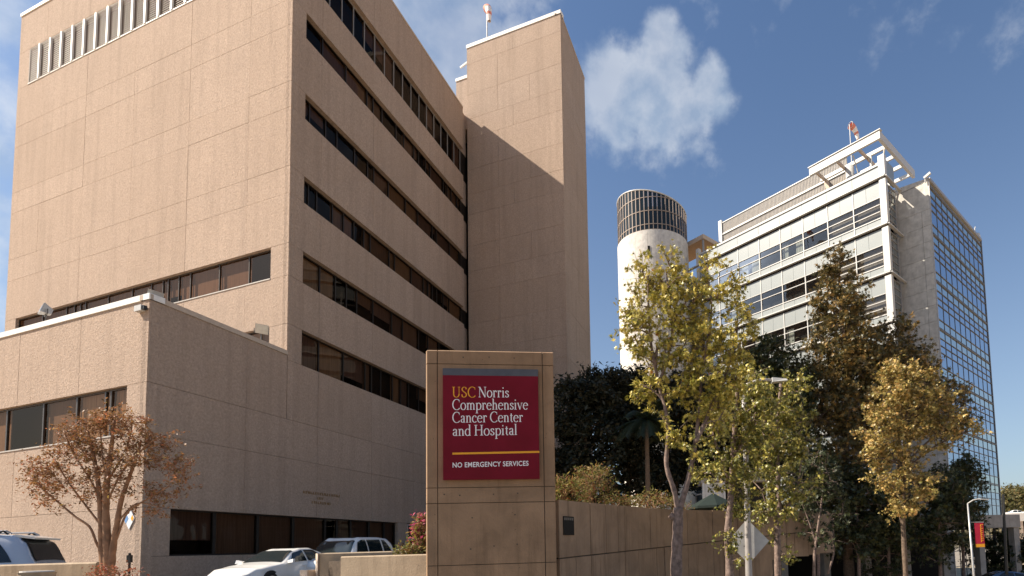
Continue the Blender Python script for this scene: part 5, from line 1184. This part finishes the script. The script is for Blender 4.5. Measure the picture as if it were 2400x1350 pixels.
for k, (px, py, rx) in enumerate(((238, 1348, 22), (290, 1350, 22))):
    sh('flower_clump', ('red flowers left of the crape myrtle foot', 'red flowers right of the crape myrtle foot')[k], px, py, 10.2, rx, 12, 'petal_red', 16, .05, 210+k, cat='flowers', tmpl='oval', group='red flowers below the crape myrtle')

# ------------------------------------------------------------------ street furniture
LX = at(1755, 1345, 12.9).x
LP = thing('street_lamp', 'grey lamp post with white luminaire behind the sweetgum leaves', 'street lamp', (LX, 12.9, 0))
lt = at(1742, 905, 12.9); lh = at(1845, 893, 12.9); l0 = at(1749, 1090, 12.9)
MB().tube([(LX+.02, 12.9, 0), (LX, 12.9, .9), tuple(l0), tuple(lt)], [.085, .078, .062, .05], 14).build('pole', 'pole_grey', LP, True)
MB().tube([tuple(lt), tuple(lt.lerp(lh, .35)+Vector((0, 0, .10))), tuple(lh.lerp(lt, .3)+Vector((0, 0, .06)))], .035, 8).build('arm', 'pole_grey', LP, True)
hb = lh.lerp(lt, .35); MB().hexa([hb+Vector((0, -.1, 0)), lh+Vector((0, -.07, 0)), lh+Vector((0, .07, 0)), hb+Vector((0, .1, 0)), hb+Vector((0, -.07, .11)), lh+Vector((-.03, -.04, .05)), lh+Vector((-.03, .04, .05)), hb+Vector((0, .07, .11))]).build('luminaire', 'white_metal', LP)
DS = at(1753, 1269, 13.03)
dg = thing('warning_sign', 'grey back of a diamond road sign on the lamp post', 'road sign', tuple(DS))
hs = .47; dn = az(-165); du_ = az(-75)
def dq(a, b, d): p = DS+du_*a+dn*d; return Vector((p.x, p.y, DS.z+b))
MB().hexa([dq(0, -hs*1.08, 0), dq(hs, 0, 0), dq(0, hs*1.08, 0), dq(-hs, 0, 0), dq(0, -hs*1.08, .006), dq(hs, 0, .006), dq(0, hs*1.08, .006), dq(-hs, 0, .006)][::1]).build('plate', 'galvanised', dg)
MB().beam(dq(0, -.12, .016), dq(0, -.09, .016), .2, .02).build('clamp', 'dark_metal', dg)
# garden parasol and pale pavilion on the terrace
UM = at(1672, 1172, 26); PAR = thing('garden_parasol', 'dark green parasol on the terrace behind the wall', 'parasol', (UM.x, 26, 1.5))
um = MB(); apex = UM+Vector((0, 0, .32)); n = 8
ring = [UM+Vector((math.cos(2*math.pi*i/n)*1.15, math.sin(2*math.pi*i/n)*1.15, -.30)) for i in range(n)]
um.add([apex]+ring+[r2-Vector((0, 0, .10)) for r2 in ring], [(0, 1+i, 1+(i+1) % n) for i in range(n)]+[(1+i, 9+i, 9+(i+1) % n, 1+(i+1) % n) for i in range(n)]).build('canopy', 'green_canvas', PAR)
MB().tube([(UM.x, 26, 1.4), tuple(apex+Vector((0, 0, .08)))], .03, 8).build('pole', 'dark_metal', PAR)
PV = at(1672, 1185, 31); PAV = thing('terrace_kiosk', 'small white kiosk with window openings behind the parasol', 'kiosk', (PV.x, 31, 1.5))
MB().box(PV.x-.55, PV.x-.43, 31, 31.3, 1.2, 5.0).build('pier', 'white_metal', PAV)
MB().box(PV.x-.42, PV.x+.55, 31.05, 31.25, 1.2, 3.1).build('panel', 'white_metal', PAV); MB().box(PV.x-.42, PV.x+.55, 31.05, 31.25, 3.7, 5.0).build('panel', 'white_metal', PAV)
MB().box(PV.x+.56, PV.x+.68, 31, 31.3, 1.2, 5.0).build('pier', 'white_metal', PAV); MB().box(PV.x-.6, PV.x+3.2, 31, 33, 5.01, 5.25).build('roof', 'grey_concrete', PAV)
MB().box(PV.x-.42, PV.x+3.0, 31.6, 31.8, 1.2, 4.98).build('glazing', 'interior_dark', PAV)
# banner pole at the right
BY = 30.0; bp = at(2282, 1345, BY); b1 = at(2268, 1180, BY); b2 = at(2312, 1171, BY)
BN = thing('banner_lamp_post', 'tall pale lamp post with curved arm beside the glass building', 'street lamp', (bp.x, BY, gz(bp.x, BY)))
MB().tube([(bp.x+.05, BY, gz(bp.x, BY)), tuple(bp), tuple(b1)], [.08, .06, .04], 12).build('pole', 'galvanised', BN, True)
MB().tube([tuple(b1), tuple(b1.lerp(b2, .3)+Vector((0, 0, .12))), tuple(b1.lerp(b2, .6)+Vector((0, 0, .12))), tuple(b2)], .028, 8).build('arm', 'white_metal', BN, True)
MB().beam(tuple(b1.lerp(b2, .65)+Vector((0, 0, .1))), tuple(b2+Vector((.10, 0, .0))), .11, .05).build('luminaire', 'white_metal', BN)
f0, f1 = at(2283, 1226, BY), at(2308, 1282, BY)
FLG = thing('street_banner', 'red banner with gold script hanging from the lamp post', 'banner', tuple(f0))
MB().box(f0.x, f1.x, BY-.02, BY, f1.z+.17, f0.z).build('cloth', 'banner_red', FLG); MB().box(f0.x, f1.x, BY-.022, BY, f1.z, f1.z+.165).build('gold_hem', 'sign_gold', FLG)
sc = MB(); r_ = random.Random(2); zz = f0.z-.08
while zz > f1.z+.26:
    hh = r_.uniform(.05, .10); sc.box(f0.x+.30, f0.x+.30+r_.uniform(.08, .15), BY-.03, BY-.021, zz-hh*.35, zz); sc.box(f0.x+.29, f0.x+.33, BY-.03, BY-.021, zz-hh, zz-hh*.36); zz -= hh+.02
sc.build('gold_script', 'sign_gold', FLG)
MB().tube([tuple(at(2276, 1224, BY)), (f1.x+.03, BY, f0.z+.03)], .02, 6).build('rod', 'pole_grey', FLG)
PO = thing('dark_pole', 'plain dark pole at the right corner of the glass building', 'pole', (at(2356, 1330, 34).x, 34, -3))
MB().tube([(at(2356, 1345, 34).x, 34, -3), tuple(at(2351, 1158, 34))], [.1, .07], 8).build('shaft', 'black_metal', PO)
# far car park and hillside
PKY = 110; pk = thing('far_car_park', 'white car park deck far off at the right edge', 'car park', (76, PKY, -3))
pz1, pz0 = at(2370, 1203, PKY).z, at(2370, 1222, PKY).z
MB().box(66, 110, PKY, PKY+30, pz0, pz1).build('parapet', 'coping_white', pk); MB().box(66.5, 110, PKY+1, PKY+29, -3, pz0-.01).build('deck_void', 'interior_dark', pk)
for i in range(7): MB().box(66+i*6, 67+i*6, PKY+.1, PKY+.9, -3, pz0-.005).build('column', 'coping_tan', pk)
car('parked_car', 'white car on the far car park roof', SEDAN, (at(2385, 1200, PKY+6).x, PKY+6, pz1-.55), 100, 'paint_white_car')
car('parked_car', 'dark blue car at the bottom right corner', SEDAN, (at(2392, 1345, 34).x, 34.5, at(2392, 1338, 34.5).z-1.4), 100, 'paint_blue_car')
hm = MB(); nx2, ny2 = 30, 6
for j in range(ny2+1):
    for i in range(nx2+1):
        x = 20+i*14; y = 190+j*40; hm.v.append((x, y, -3+(10+8*math.sin(i*.5+j)+4*math.sin(i*1.7))*min(1, j/3)+j*2))
hm.f = [(j*(nx2+1)+i, j*(nx2+1)+i+1, (j+1)*(nx2+1)+i+1, (j+1)*(nx2+1)+i) for j in range(ny2) for i in range(nx2)]
tag(hm.build('hill', 'hill_earth', smooth=True), kind='structure')
for k, (px, Y, top, w) in enumerate(((2352, 140, 1160, 16), (2372, 150, 1152, 18), (2392, 145, 1150, 18), (2412, 150, 1158, 18), (2362, 170, 1150, 14), (2384, 175, 1146, 14))):
    dtree(('round tree left of the far hillside group', 'tall pale tree in the far hillside group', 'broad tree at the far right edge', 'tree just beyond the right frame edge', 'small tree rising behind the left far tree', 'small tree rising behind the broad far tree')[k], (px, [(px, 1215), (px, 1190)]), Y, .35, [LB(px, top+18, Y, w, 17, 34), LB(px+4, top+34, Y, w, 14, 24), LB(px-5, top+38, Y, w, 14, 24)], 'leaf_far', .75, 300+k, 26, 1.6, 'far hillside trees', 'bark_grey', 'oval')
